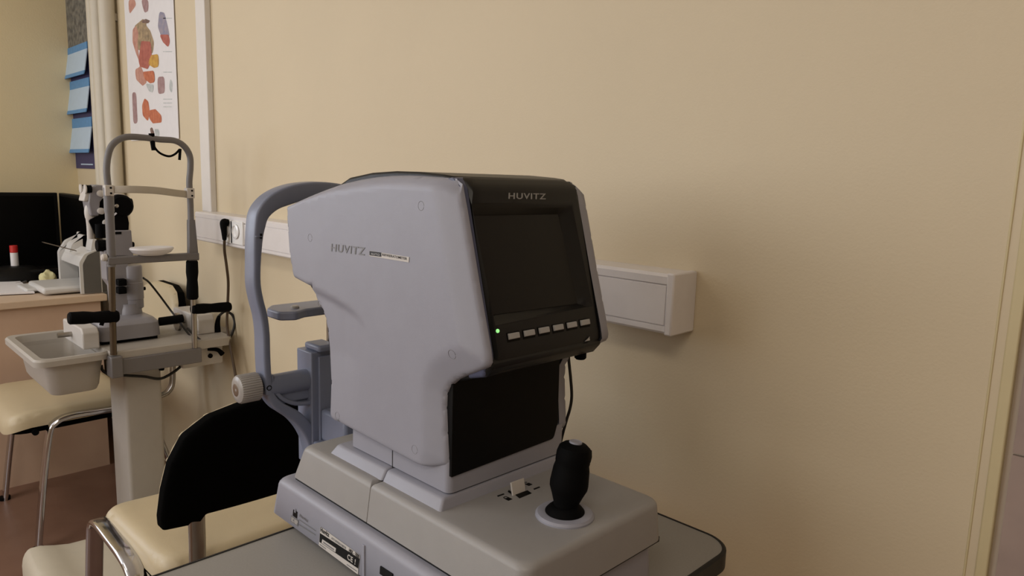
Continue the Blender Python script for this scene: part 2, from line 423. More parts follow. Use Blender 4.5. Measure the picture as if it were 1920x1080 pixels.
# ------------------------------------------------------------------ posters
PY = WY-.003
def Q(x, y, d=0): return W(x, y, 'y', PY-d)
pos = B()
def sheet(bm, c, th=.002, mi=0):
    """a thin sheet with corners given on the wall"""
    hexa(bm, [V(p) for p in c]+[V(p)+V((0, -th, 0)) for p in c], mi)
pl, pr_, pb = Q(246, 250).x, Q(336, 250).x, Q(290, 262).z
pts = []
sheet(pos, [(pl, PY, pb), (pr_, PY, pb), (pr_, PY, 2.2), (pl, PY, 2.2)])
PK = ['paper', 'print_red', 'print_pink', 'print_tan', 'print_yellow', 'print_mauve', 'print_orange', 'print_blue', 'print_dark', 'print_grey']
def blob(mi, pts, d=.0023):
    P = rounded([(Q(x, y).x, Q(x, y).z) for x, y in pts], .02, 3)
    f = pos.faces.new([pos.verts.new((x, PY-d, z)) for x, z in P]); f.material_index = mi
def zm(pts): return [(100+x*.2407, y*.2407) for x, y in pts]
D = 0
blob(3, zm([(640, 200), (700, 150), (755, 165), (720, 190), (760, 240), (790, 330), (780, 420), (700, 400), (640, 380), (620, 300)]))
blob(8, zm([(690, 165), (725, 148), (760, 162), (745, 182), (700, 180)]), .0026)
blob(2, zm([(622, 230), (650, 200), (668, 260), (660, 340), (680, 500), (740, 640), (700, 670), (650, 620), (640, 540), (690, 520), (650, 420), (622, 330)]), .0025)
blob(1, zm([(690, 320), (765, 325), (775, 470), (740, 540), (680, 520), (668, 470)]), .0028)
blob(3, zm([(670, 230), (710, 205), (745, 250), (752, 310), (690, 318)]), .003)
blob(4, zm([(770, 430), (825, 420), (828, 520), (790, 530), (740, 500)]), .003)
blob(6, zm([(700, 560), (790, 550), (800, 640), (760, 650), (720, 620)]), .0031)
blob(9, zm([(720, 650), (790, 660), (780, 725), (750, 710)]), .0028)
blob(5, zm([(815, 600), (870, 595), (875, 725), (820, 735)]))
blob(9, zm([(915, 610), (935, 640), (930, 735), (905, 690)]))
blob(7, zm([(830, 90), (870, 100), (895, 200), (915, 290), (850, 300), (818, 210)]))
blob(1, zm([(830, 270), (905, 270), (915, 330), (900, 370), (860, 330)]), .0027)
blob(5, zm([(617, 718), (650, 720), (662, 960), (628, 965)]))
blob(6, zm([(715, 765), (745, 790), (755, 860), (745, 950), (700, 900), (695, 820)]))
blob(6, zm([(750, 860), (800, 850), (848, 900), (850, 955), (780, 962), (750, 920)]), .0026)
blob(2, zm([(590, 0), (640, 0), (650, 40), (600, 110), (592, 70)]))
blob(5, zm([(690, 0), (748, 0), (745, 90), (715, 100), (700, 50)]))
blob(8, zm([(755, 1000), (775, 990), (800, 1060), (770, 1062)]))
blob(9, zm([(790, 1005), (828, 1005), (835, 1060), (800, 1060)]))
for k, (y0, y1) in enumerate(((140, 160), (400, 414), (560, 570), (770, 780), (800, 808), (830, 838))):
    blob(9, zm([(860, y0), (930, y0), (930, y0+6), (860, y0+6)]))
fin('anatomy_poster', pos, PK, label='white anatomical wall poster with red and orange organ drawings', cat='poster')
# three-block calendar
cl, cr = Q(126, 100).x+.0, Q(176, 250).x
cal = thing('wall_calendar', ((cl+cr)/2, WY, 1.2), 'long hanging wall calendar with three blue month blocks and a photo', 'calendar')
bm = B(); cb = Q(160, 316).z
x0c, x1c = Q(143, 312).x, Q(183, 312).x
sheet(bm, [(x0c, PY, cb), (x1c, PY, cb), (x1c, PY, 2.02), (x0c, PY, 2.02)]); fin('backing_board', bm, 'calendar_dark', cal)
bm = B(); zph = Q(160, 82).z
sheet(bm, [(x0c, PY-.0025, zph), (x1c, PY-.0025, zph), (x1c, PY-.0025, 2.3), (x0c, PY-.0025, 2.3)]); fin('photo_panel', bm, 'calendar_photo', cal)
bm = B(); a_ = Q(152, 309, .003); b_ = Q(174, 308, .003); box(bm, a_.x, b_.x, PY-.0035, PY-.0021, a_.z, a_.z+.006); fin('printed_line', bm, 'calendar_pale', cal)
for ya, yh, yb in ((84, 97, 145), (150, 166, 214), (222, 240, 287)):
    za, zh, zb = Q(150, ya).z, Q(150, yh).z, Q(150, yb).z
    bm = B(); xl_, xr_ = x0c-.015, x1c-.03
    def lift(z): return PY-.004-.022*((za-z)/(za-zb))**2
    for p, q, mi in ((za, zh, 1), (zh, zb+.018, 0), (zb+.018, zb, 1)):
        hexa(bm, [(xl_, lift(q)-.004, q), (xr_, lift(q)-.004, q), (xr_, lift(q), q), (xl_, lift(q), q), (xl_, lift(p)-.004, p), (xr_, lift(p)-.004, p), (xr_, lift(p), p), (xl_, lift(p), p)], mi)
    for r_ in range(4):
        for c_ in range(7):
            x = xl_+.05+c_*(xr_-xl_-.1)/7; z = zh-.03-r_*(zh-zb-.05)/4.2
            box(bm, x, x+.012, lift(z)-.0052, lift(z)-.003, z-.009, z, 2)
    fin('month_block', bm, ['calendar_pale', 'calendar_blue', 'print_grey'], cal)

# ------------------------------------------------------------------ desk and what stands on it
DX = -3.27; DT = H-.526
desk = thing('office_desk', (-3.8, .1, 0), 'light wood office desk with solid front panel against the far wall', 'desk')
bm = B(); box(bm, XL+.02, DX, -1.2, .90, DT-.028, DT); fin('desktop', bm, 'desk_edge', desk, bevel=.003)
bm = B(); box(bm, DX-.045, DX-.025, -1.15, .88, .0, DT-.028); fin('front_panel', bm, 'desk_wood', desk)
bm = B(); box(bm, XL+.03, DX-.05, .86, .88, 0, DT-.028); fin('side_panel', bm, 'desk_wood', desk)
bm = B(); box(bm, XL+.03, DX-.05, -1.15, -1.13, 0, DT-.028); fin('side_panel', bm, 'desk_wood', desk)
# monitors
def monitor(face, lab):
    c, ux, n = face                # centre-bottom, half-width vector, facing
    c, ux, n = V(c), V(ux), V(n)
    t = thing('monitor', (c.x, c.y, DT), lab, 'monitor')
    bm = B(); zb, zt_ = DT+.018, H-.135
    z = V((0, 0, (zt_-zb)/2)); obox(bm, V((c.x, c.y, (zb+zt_)/2)), ux, n*.012, z); fin('display', bm, 'black_plastic', t, bevel=.004)
    bm = B(); obox(bm, V((c.x, c.y, (zb+zt_)/2))+n*.0125, ux*.95, n*.001, z*.92); fin('screen_glass', bm, 'monitor_screen', t)
    bm = B(); obox(bm, V((c.x, c.y, DT+.09))-n*.03, ux.normalized()*.03, n*.012, V((0, 0, .08))); fin('neck', bm, 'black_plastic', t, bevel=.003)
    bm = B(); lathe(bm, V((c.x, c.y, DT)), (0, 0, 1), [(.12, 0), (.12, .006), (.04, .014)], 32); fin('stand_base', bm, 'black_plastic', t)
monitor(((-4.12, .59, 0), (0, .345, 0), (1, 0, 0)), 'wide black monitor facing out over the desk')
monitor(((-3.87, .95, 0), (.23, 0, 0), (0, -1, 0)), 'black monitor standing side-on along the long wall behind the printer')
# printer, its front towards the desk, its flank to the room
PX = -3.31
def pc(x, y): return W(x, y, 'x', PX)
yf = pc(152, 545).y; ybk = .895; fx = -3.31-.34
pr = thing('laser_printer', (PX-.17, (yf+ybk)/2, DT), 'white laser printer with grey side on the corner of the desk', 'printer')
zA, zB_ = pc(152, 492).z, pc(205, 466).z
prof = rounded([(yf, DT+.003), (ybk, DT+.003), (ybk, zB_+.004), (yf+.07, zB_), (yf+.02, zB_-.02), (yf, zA)], [0, .002, .01, .03, .02, .03])
bm = B(); prism(bm, prof, 'x', PX-.012, PX); fin('side_shell', bm, 'printer_white', pr)
pi_ = rounded([(yf+.012, DT+.004), (ybk-.004, DT+.004), (ybk-.004, zB_), (yf+.075, zB_-.004), (yf+.032, zB_-.023), (yf+.012, zA-.008)], [0, .002, .01, .03, .02, .03])
bm = B(); prism(bm, pi_, 'x', PX-.002, PX+.0015); fin('side_panel', bm, 'printer_dark', pr)
tall = rounded([(yf, DT+.003), (ybk, DT+.003), (ybk, zB_+.05), (yf+.10, zB_+.045), (yf+.03, zB_+.012), (yf, zA+.015)], [0, .002, .01, .04, .03, .03])
bm = B(); prism(bm, tall, 'x', fx, fx+.03); fin('side_shell', bm, 'printer_white', pr)
bm = B(); prism(bm, [(yf+.008, DT+.11), (ybk-.01, DT+.11), (ybk-.01, zB_-.005), (yf+.06, zB_-.012), (yf+.02, zB_-.035), (yf+.008, zA-.01)], 'x', fx+.02, PX-.01)
fin('body', bm, 'printer_white', pr, bevel=.004)
bm = B(); box(bm, fx+.02, PX-.01, yf+.10, ybk-.01, DT+.004, DT+.112); fin('paper_slot', bm, 'printer_dark', pr)
bm = B(); prism(bm, rounded([(yf+.012, zA-.01), (ybk-.005, zA-.01), (ybk-.005, zB_+.042), (yf+.10, zB_+.037), (yf+.035, zB_+.006)], [0, 0, .01, .04, .03]), 'x', fx+.03, fx+.11); fin('top_cover', bm, 'printer_white', pr)
bm = B(); prism(bm, rounded([(ybk-.03, zB_-.01), (ybk-.006, zB_-.01), (ybk-.006, zB_+.04), (ybk-.02, zB_+.04)], .004), 'x', PX-.10, PX-.02); fin('paper_stop', bm, 'printer_white', pr)
bm = B(); ty = pc(84, 545).y; box(bm, fx+.05, PX-.03, ty, yf+.12, DT+.006, DT+.034); fin('output_tray', bm, 'printer_white', pr, bevel=.01)
bm = B(); box(bm, fx+.03, PX-.14, ty-.035, ty+.03, DT+.006, DT+.02); fin('tray_flap', bm, 'printer_white', pr, bevel=.005)
X1 = PX-.1
rod0, rod1 = W(80, 454, 'x', X1-.05), W(142, 470, 'x', X1-.03)
t = thing('metal_ruler', rod1, 'thin grey metal ruler sticking out over the printer top', 'ruler')
bm = B(); d = (rod1-rod0); obox(bm, (rod0+rod1)/2, d/2, V((.014, 0, 0)), V((0, 0, .002))); fin('blade', bm, 'steel', t)
# glue stick, dark desk phone, papers, tissue
gp = W(28, 498, 'x', -3.9); gt = W(26, 460, 'x', gp.x); phy = gp.y+.0
GZ = gp.z
t = thing('glue_stick', (gp.x, gp.y, GZ), 'white glue stick with red cap standing on the black phone', 'glue stick')
bm = B(); cyl(bm, (gp.x, gp.y, GZ), (gp.x, gp.y, GZ+.06), .0155); fin('barrel', bm, 'paper', t)
bm = B(); cyl(bm, (gp.x, gp.y, GZ+.06), (gp.x, gp.y, gt.z), .016); fin('cap', bm, 'red_plastic', t, bevel=.002)
t = thing('desk_phone', (-3.9, phy, DT), 'low black oval desk phone in front of the monitor', 'phone')
bm = B(); lathe(bm, (0, 0, 0), (0, 0, 1), [(.13, 0), (.135, .012), (.12, .03), (.07, GZ-DT-.004), (.035, GZ-DT), (.01, GZ-DT)], 32)
bmesh.ops.scale(bm, vec=(.9, 1, 1), verts=bm.verts); bmesh.ops.translate(bm, vec=(-3.9, phy, DT), verts=bm.verts); fin('phone_body', bm, 'black_plastic', t)
bm = B(); box(bm, -3.86, -3.82, phy+.02, phy+.2, DT+.02, DT+.05); fin('handset', bm, 'black_plastic', t, bevel=.008)
bm = B(); c4 = [W(-60, 556, 'z', DT+.004), W(65, 550, 'z', DT+.004), W(36, 528, 'z', DT+.004), W(-60, 534, 'z', DT+.004)]
hexa(bm, c4+[p+V((0, 0, .006)) for p in c4]); fin('paper_stack', bm, 'paper', label='stack of white paper sheets at the edge of the wooden desk', cat='paper')
bm = B(); c4 = [W(-40, 518, 'z', DT+.004), W(10, 518, 'z', DT+.004), W(2, 498, 'z', DT+.004), W(-40, 498, 'z', DT+.004)]
hexa(bm, c4+[p+V((0, 0, .02)) for p in c4]); fin('document_folder', bm, 'printer_white', label='pale folder lying behind the black phone', cat='folder', bevel=.003)
tp = W(106, 514, 'x', -3.66)
bm = B(); bmesh.ops.create_icosphere(bm, subdivisions=3, radius=.03)
for v in bm.verts: v.co *= 1+.25*math.sin(v.co.x*150+v.co.z*90)*math.cos(v.co.y*130); v.co.z = max(v.co.z, -.024)
bmesh.ops.translate(bm, vec=(tp.x-.06, tp.y-.02, DT+.026), verts=bm.verts); fin('crumpled_tissue', bm, 'yellow_tissue', label='crumpled pale yellow tissue beside the printer', cat='tissue')
bm = B(); tube(bm, [W(30, 532, 'z', DT+.006), W(48, 528, 'z', DT+.006), W(70, 514, 'z', DT+.006), W(90, 508, 'z', DT+.006), W(104, 505, 'z', DT+.006)], .005); fin('grey_cable', bm, 'slit_grey', label='grey cable curling over the desk toward the printer', cat='cable')

# ------------------------------------------------------------------ chairs
def make_chair(label, group, sx=1):
    t = thing('visitor_chair', (0, 0, 0), label, 'chair', group); OFF[t.name] = V((0, 0, 0))
    # seat: front is +Y
    def seat_outline(g=0):
        return rounded([(-.225+g, -.2+g), (.225-g, -.2+g), (.235-g, .21-g), (-.235+g, .21-g)], .07, 6)
    def hs(u, v, d):
        e = min(d, .035)/.035; w = math.sqrt(max(0, 1-(1-e)**2))
        front = max(0, (v-.12)/.09)
        return .03*w-.012*(u/.22)**2*0-.02*front**2+.006*((u/.22)**2)
    bm = B(); height_sheet(bm, seat_outline(), .02, hs, lambda u, v, h: (u, v, .435+h), depth=.022, rings=(.002, .006, .012, .02, .03))
    fin('seat', bm, 'cream_leather', t, ang=60)
    bm = B(); P = seat_outline(.008); prism(bm, P, 'z', .398, .414); fin('seat_pan', bm, 'chair_black', t, bevel=.004)
    # backrest: rounded, curved around the sitter, leaning back
    hb = [(.230, 0), (.233, .03), (.229, .09), (.219, .15), (.196, .203), (.15, .237), (.08, .254)]
    bo = rounded([(-.230, 0), (-.155, -.004), (-.148, .014), (.148, .014), (.155, -.004)]+hb+[(-u, v) for u, v in hb[:0:-1]], [.012, .008, .006, .006, .008, .012, .02]+[.03]*6+[.03]*6, 4)
    lean = .22
    def bp(off):
        def f(u, v, h):
            y = -.215-v*lean+.35*u*u+h+off
            return (u, y, .555+v)
        return f
    bm = B(); height_sheet(bm, bo, .02, lambda u, v, d: .022*math.sqrt(max(0, 1-(1-min(d, .03)/.03)**2)), bp(0), rings=(.002, .006, .012, .02))
    fin('back_cushion', bm, 'cream_leather', t, ang=60)
    bo2 = [(u*1.005, .13+(v-.13)*1.0) for u, v in bo]
    bm = B(); height_sheet(bm, bo2, .02, lambda u, v, d: -.022-.012*math.sqrt(max(0, 1-(1-min(d, .04)/.04)**2)), bp(0), rings=(.002, .006, .012, .02), depth=-.02)
    fin('back_shell', bm, 'chair_black', t, ang=60)
    for s in (-1, 1):
        x = .245*s
        pts = [(x*1.06, .262, .0), (x*1.02, .235, .2), (x, .205, .385), (x, .185, .425), (x, .14, .44), (x, .05, .437), (x, -.03, .432), (x, -.085, .415), (x, -.115, .37), (x*1.02, -.17, .2), (x*1.06, -.235, .0)]
        bm = B(); band(bm, pts, (1, 0, 0), .040, .017, .008, sub=6); lg = fin('leg_frame', bm, 'chrome', t)
        for gy in (.262, -.235): bm = B(); cyl(bm, (x*1.06, gy, 0), (x*1.06, gy, .012), .019); fin('leg_glide', bm, 'rubber', lg)
        bm = B(); band(bm, [(.165*s, .02, .405), (.165*s, -.16, .405), (.165*s, -.215, .43), (.165*s, -.226, .5), (.165*s, -.228, .555), (.165*s, -.231, .60)], (1, 0, 0), .034, .014, .006); fin('back_post', bm, 'steel', t)
        bm = B(); lathe(bm, (.222*s, .17, .42), (s, 0, 0), [(.008, 0), (.008, .02), (.012, .021), (.012, .028)], 14); fin('bolt', bm, 'rubber', t)
    for y in (.13, -.12):
        bm = B(); cyl(bm, (-.24, y, .402), (.24, y, .402), .01); fin('cross_rail', bm, 'rubber', t)
    return t
ch = make_chair('cream-seated chair with a black back shell drawn up behind the small equipment table', 'cream visitor chairs')
ch.location = (-1.655, .70, 0); ch.rotation_euler = (0, 0, PI/2)
c2 = ch.copy(); COL.objects.link(c2)
for k in list(ch.children):
    c = k.copy(); COL.objects.link(c); c.parent = c2
    for g in k.children:
        d = g.copy(); COL.objects.link(d); d.parent = c
c2['label'] = 'cream chair with its back to the wall in front of the wooden desk'
c2.location = (-2.93, .745, 0); c2.rotation_euler = (0, 0, PI)
for k in c2.children:
    if k.name.startswith(('seat', 'cross')): k.location.y = .11
    if k.name.startswith('back_'): k.location.z = .02

# ------------------------------------------------------------------ slit lamp table
ST = H-.56
st = thing('slit_lamp_table', (-2.5, .78, 0), 'grey pedestal table with drop-in tray carrying the slit lamp', 'table')
bm = B(); loft(bm, [(ST-.03, -2.74, -2.36, .648, 1.03, .02), (ST-.004, -2.74, -2.36, .648, 1.03, .02), (ST, -2.736, -2.364, .652, 1.026, .02)]); fin('tabletop', bm, 'slit_table', st)
bm = B(); A_ = (-2.80, -2.37, .455, .655)
loft(bm, [(ST-.125, -2.74, -2.42, .505, .63, .03), (ST-.11, -2.75, -2.41, .497, .635, .035), (ST-.022, -2.765, -2.395, .485, .642, .03), (ST-.022, A_[0], A_[1], A_[2], A_[3], .03), (ST-.006, A_[0], A_[1], A_[2], A_[3], .03), (ST, A_[0]+.005, A_[1]-.005, A_[2]+.005, A_[3]-.005, .028),
          (ST-.001, -2.775, -2.39, .478, .648, .03), (ST-.1, -2.74, -2.415, .505, .633, .03)], cap0=True, cap1=True)
fin('tray', bm, 'slit_table', st)
bm = B(); loft(bm, [(.09, -2.62, -2.46, .712, .828, .012), (ST-.03, -2.62, -2.46, .712, .828, .012)]); fin('column', bm, 'column_grey', st)
bm = B()
def fh(u, v, d):
    e = min(d, .03)/.03
    return -.05*(1-math.sqrt(max(0, 1-(1-e)**2)))-.018*(sig((v-.465)/.008))
fo = rounded([(-2.66, .385), (-1.98, .37), (-1.98, .98), (-2.66, .98)], .05, 6)
fo = rounded([(-2.38, .385), (-1.95, .36), (-1.95, 1.0), (-2.33, 1.0)], [.03, .05, .05, .05], 5)
height_sheet(bm, fo, .03, fh, lambda u, v, h: (u, v, .168+h), depth=.117, rings=(.003, .008, .015, .022)); fin('foot_cover', bm, 'foot_cream', st, ang=50)
bm = B(); box(bm, -2.66, -2.2, .715, .98, 0, .09); fin('base_plate', bm, 'foot_cream', st, bevel=.004)
# adapter shelf at the wall side
c = W(390, 672, 'x', -2.45)
bm = B(); box(bm, -2.62, -2.42, W(335, 670, 'x', -2.45).y, W(412, 670, 'x', -2.45).y, ST-.105, ST-.035); fin('power_box', bm, 'slit_light', st, bevel=.005)
bm = B(); lathe(bm, (-2.42, W(394, 667, 'x', -2.42).y, W(394, 667, 'x', -2.42).z), (1, 0, 0), [(.008, 0), (.008, .004)], 16); fin('power_knob', bm, 'rubber', st)
bm = B(); box(bm, -2.68, -2.45, 1.0, W(443, 640, 'x', -2.45).y, ST-.02, ST-.001); fin('side_shelf', bm, 'slit_table', st, bevel=.004)

# ------------------------------------------------------------------ slit lamp
SX = -2.36
def X(px, py, x=SX): return W(px, py, 'x', x)
sl = thing('slit_lamp', (-2.55, .78, ST), 'grey slit lamp microscope with tall chin rest frame and black grips', 'slit lamp')
# cross beam in front of the table top
yA, yB = X(207, 680).y, X(376, 660).y; zT = X(300, 662).z; zB = X(300, 690).z
bm = B(); box(bm, SX-.02, SX+.012, yA+.012, yB, zB, zT); fin('cross_beam', bm, 'slit_grey', sl, bevel=.003)
bm = B(); box(bm, SX-.03, SX+.02, yA-.004, yA+.03, zB-.006, zT+.012); fin('beam_clamp', bm, 'slit_grey', sl, bevel=.004)
# uprights and arch
lb = [X(213, 665), X(211, 600), X(209, 500), X(206, 420), X(204, 380), X(202, 352)]
rb = [X(365, 652), X(363, 600), X(361, 560)]
def tubep(name, pts, r, m, sub=6, n=16, parent=sl):
    bm = B(); tube(bm, pts, r, n, sub); return fin(name, bm, m, parent)
tubep('lower_rod', [X(213, 665), X(211, 585), X(209, 495)], .0095, 'bronze')
tubep('lower_rod', [X(365, 652), X(364, 600), X(362, 558)], .0085, 'steel')
tubep('upright_sleeve', [X(209, 500), X(208, 460), X(205, 395)], .0125, 'slit_grey')
tubep('upright_sleeve', [X(205, 397), X(203, 352)], .014, 'slit_grey', 1)
tubep('arch', [X(203, 352), X(200, 320), X(202, 295), X(209, 274), X(224, 261), X(242, 256.5), X(270, 258), X(300, 261.5), X(328, 264), X(346, 275), X(356, 293), X(357, 315), X(355, 340), X(356, 362)], .0095, 'slit_grey')
tubep('upright_sleeve', [X(355, 352), X(357, 380), X(358, 420)], .0095, 'slit_grey')
bm = B(); band(bm, [X(205, 356, SX+.0), X(240, 355, SX+.03), X(290, 357, SX+.035), X(330, 362, SX+.02), X(357, 365, SX)], (0, 0, 1), .022, .006, .002); fin('brow_band', bm, 'brow_grey', sl)
for a_, b_ in ((203, 357), (355, 362)):
    c = X(a_, b_); bm = B(); box(bm, c.x-.012, c.x+.014, c.y-.012, c.y+.012, c.z-.016, c.z+.016); k = fin('band_clamp', bm, 'slit_light', sl, bevel=.002)
    bm = B()
    for dz in (-.008, .008): lathe(bm, (c.x+.014, c.y+.003, c.z+dz), (1, 0, 0), [(.003, 0), (.003, .002)], 10)
    fin('screw', bm, 'rubber', k)
c0, c1 = X(358, 412), X(362, 488)
bm = B(); band(bm, [c0, (c0+c1)/2, c1], (0, 1, 0), lambda s: .02+.012*s, .022, .004, sub=3); fin('chin_post', bm, 'slit_grey', sl)
zc = X(290, 484).z; y0_, y1_ = X(200, 484).y, X(371, 482).y
bm = B(); box(bm, SX-.012, SX+.014, y0_, y1_, zc-.012, zc+.011); fin('chin_beam', bm, 'slit_grey', sl, bevel=.003)
for px in (200,):
    c = X(198, 478); bm = B(); lathe(bm, (SX, c.y-.012, zc+.01), (0, 1, 0), [(.008, 0), (.011, .004), (.011, .014)], 16); fin('clamp_knob', bm, 'slit_light', sl)
# chin cup
cc = X(284, 474); bm = B()
prof = [(.0, .0), (.035, .0), (.055, .008), (.064, .019), (.062, .024), (.05, .025), (.02, .021), (.0, .02)]
lathe(bm, (0, 0, 0), (0, 0, 1), prof, 28); bmesh.ops.scale(bm, vec=(.75, 1, 1), verts=bm.verts); bmesh.ops.translate(bm, vec=(SX+.005, cc.y, zc+.011), verts=bm.verts); fin('chin_cup', bm, 'paper', sl)
# grips
g = W(364, 490, 'x', SX)
def grip(a, b, r, name='hand_grip'):
    bm = B(); a, b = V(a), V(b); L = (b-a).length; lathe(bm, a, b-a, [(r*.8, 0), (r, .004), (r*1.05, L*.3), (r*.9, L*.5), (r, L*.7), (r*1.02, L-.006), (r*.8, L)], 20); return fin(name, bm, 'rubber', sl)
grip(X(360, 488), X(361, 561), .018)
grip(X(128, 597, SX), X(222, 593, SX), .0185)
grip(X(359, 580, SX), X(432, 575, SX), .0165)
bm = B(); cyl(bm, X(190, 610, SX-.0), X(193, 600, SX), .006); fin('grip_bracket', bm, 'rubber', sl)
# fixation light on a thin gooseneck
bm = B(); tube(bm, [X(287, 262), X(290, 276), X(300, 287), X(316, 293), X(328, 289), X(337, 280)], .0034, 10); k = fin('gooseneck', bm, 'rubber', sl)
bm = B(); cyl(bm, X(284, 250), X(288, 282), .0085, 14, .006); fin('lamp_clamp', bm, 'rubber', sl); bm = B(); cyl(bm, X(338, 279), X(336.5, 300), .0042, 12); fin('fixation_lamp', bm, 'rubber', sl)
# sliding base, rail and covers
MX = -2.58
def Mx(px, py, x=MX): return W(px, py, 'x', x)
q0, q1 = Mx(186, 640, -2.46), Mx(306, 640, -2.46)
bm = B(); zb_ = ST+.012
loft(bm, [(zb_, -2.66, -2.46, q0.y, q1.y, .03), (zb_+.045, -2.655, -2.463, q0.y+.003, q1.y-.003, .03), (zb_+.058, -2.645, -2.475, q0.y+.012, q1.y-.014, .028), (zb_+.062, -2.63, -2.49, q0.y+.03, q1.y-.03, .02)])
fin('slide_base', bm, 'slit_body', sl)
bm = B(); box(bm, -2.64, -2.475, q0.y+.012, q1.y-.012, ST, ST+.012); fin('glide_plate', bm, 'rubber', sl)
for (pa, pb, xf) in ((155, 187, -2.44), (372, 404, -2.44)):
    a_, b_ = Mx(pa, 640, xf).y, Mx(pb, 640, xf).y
    bm = B(); 
    prism(bm, rounded([(-2.66, ST), (-2.44, ST), (-2.44, ST+.05), (-2.455, ST+.065), (-2.66, ST+.065)], [0, 0, .01, .01, .01]), 'y', a_, b_); fin('rail_cover', bm, 'slit_light', sl, bevel=.004)
bm = B(); cyl(bm, (-2.56, q0.y-.09, ST+.03), (-2.56, q1.y+.11, ST+.03), .008); fin('axle', bm, 'steel', sl)
for yy in (q0.y-.02, q1.y+.08):
    bm = B(); lathe(bm, (-2.56, yy, ST+.03), (0, 1, 0), [(.03, 0), (.03, .01), (.02, .012)], 28, flute=.06, fr=(-1, 1)); fin('gear_wheel', bm, 'steel', sl)
bm = B(); grp = q1.y+.005; cyl(bm, (-2.5, grp, ST+.05), (-2.5, grp+.075, ST+.052), .014); fin('focus_grip', bm, 'rubber', sl)
c = Mx(244, 590); bm = B()
zt1 = Mx(244, 568).z
lathe(bm, (MX, c.y, ST+.07), (0, 0, 1), [(.038, 0), (.036, .02), (.033, .03), (.033, zt1-ST-.07)], 28); fin('pedestal', bm, 'slit_body', sl)
# tower body
c = Mx(249, 540); za, zb2 = Mx(249, 576).z, Mx(249, 497).z; hcy = zb2-za
bm = B(); lathe(bm, (MX+.0, c.y, za), (0, 0, 1), [(.026, -.004), (.031, 0), (.031, hcy*.2), (.0325, hcy*.21), (.0325, hcy*.6), (.031, hcy*.61), (.031, hcy*.97), (.028, hcy)], 30); fin('rotation_drum', bm, 'slit_body', sl)
bm = B(); a0, a1 = Mx(203, 500), Mx(238, 560)
prism(bm, rounded([(a0.y, Mx(220, 478).z), (a1.y, Mx(220, 478).z), (a1.y+.01, Mx(220, 575).z), (Mx(222, 590).y, Mx(220, 590).z), (a0.y+.005, Mx(205, 572).z)], .006), 'x', MX-.035, MX+.02); fin('swing_arm', bm, 'slit_body', sl)
a0, a1 = Mx(198, 475), Mx(225, 535)
bm = B(); prism(bm, rounded([(a0.y, Mx(200, 470).z), (a1.y, Mx(200, 470).z), (a1.y, Mx(200, 540).z), (a0.y+.02, Mx(200, 545).z), (a0.y, Mx(200, 525).z)], .006), 'x', MX-.06, MX-.0); fin('arm_housing', bm, 'slit_body', sl)
for px, py in ((228, 529), (228, 544)):
    c = Mx(px, py, MX+.03); bm = B(); box(bm, MX+.01, MX+.045, c.y-.014, c.y+.012, c.z-.011, c.z+.011); fin('slit_knob', bm, 'rubber', sl, bevel=.003)
c = Mx(270, 541, MX); bm = B(); cyl(bm, (MX, c.y-.006, c.z), (MX, c.y+.004, c.z), .006); fin('lock_screw', bm, 'rubber', sl)
# illumination tower
a0, a1 = Mx(211, 430), Mx(244, 480)
bm = B(); prism(bm, rounded([(a0.y-.004, Mx(230, 480).z), (a1.y+.005, Mx(230, 480).z), (a1.y+.002, Mx(230, 431).z), (a0.y, Mx(230, 431).z)], .004), 'x', MX-.03, MX+.02); fin('light_tower', bm, 'slit_body', sl, bevel=.003)
c = Mx(220, 437, MX+.02); bm = B(); box(bm, MX+.02, MX+.0215, c.y-.012, c.y+.012, c.z-.004, c.z+.004); fin('slot', bm, 'rubber', sl)
bm = B(); prism(bm, rounded([(Mx(212, 431).y, Mx(212, 431).z), (Mx(239, 431).y, Mx(239, 431).z), (Mx(240, 418).y, Mx(240, 418).z), (Mx(236, 400).y, Mx(236, 400).z), (Mx(214, 400).y, Mx(214, 400).z)], .004), 'x', MX-.03, MX+.01); fin('neck', bm, 'rubber', sl)
c = Mx(227, 386); bm = B(); lathe(bm, (MX-.03, c.y, c.z), (1, 0, 0), [(.034, 0), (.037, .006), (.037, .035), (.03, .044), (.012, .046)], 32); fin('lamp_head', bm, 'rubber', sl)
bm = B(); lathe(bm, (MX-.045, c.y+.004, c.z-.002), (1, 0, 0), [(.036, 0), (.041, .004), (.041, .02), (.038, .022)], 32); fin('lamp_ring', bm, 'slit_light', sl)
c = Mx(245, 382); bm = B(); cyl(bm, (MX-.01, c.y-.004, c.z), (MX-.01, c.y+.006, c.z), .017); fin('aperture_knob', bm, 'rubber', sl)
c = Mx(218, 386, MX+.02); bm = B(); lathe(bm, (MX+.016, c.y, c.z), (1, 0, 0), [(.006, 0), (.006, .01), (.003, .012)], 12); fin('indicator_pin', bm, 'steel', sl)
c = Mx(214, 404, MX+.02); bm = B(); obox(bm, (MX+.013, c.y, c.z), (.002, 0, 0), (0, .009, .008), (0, -.002, .002)); fin('mirror', bm, 'glass_mirror', sl)
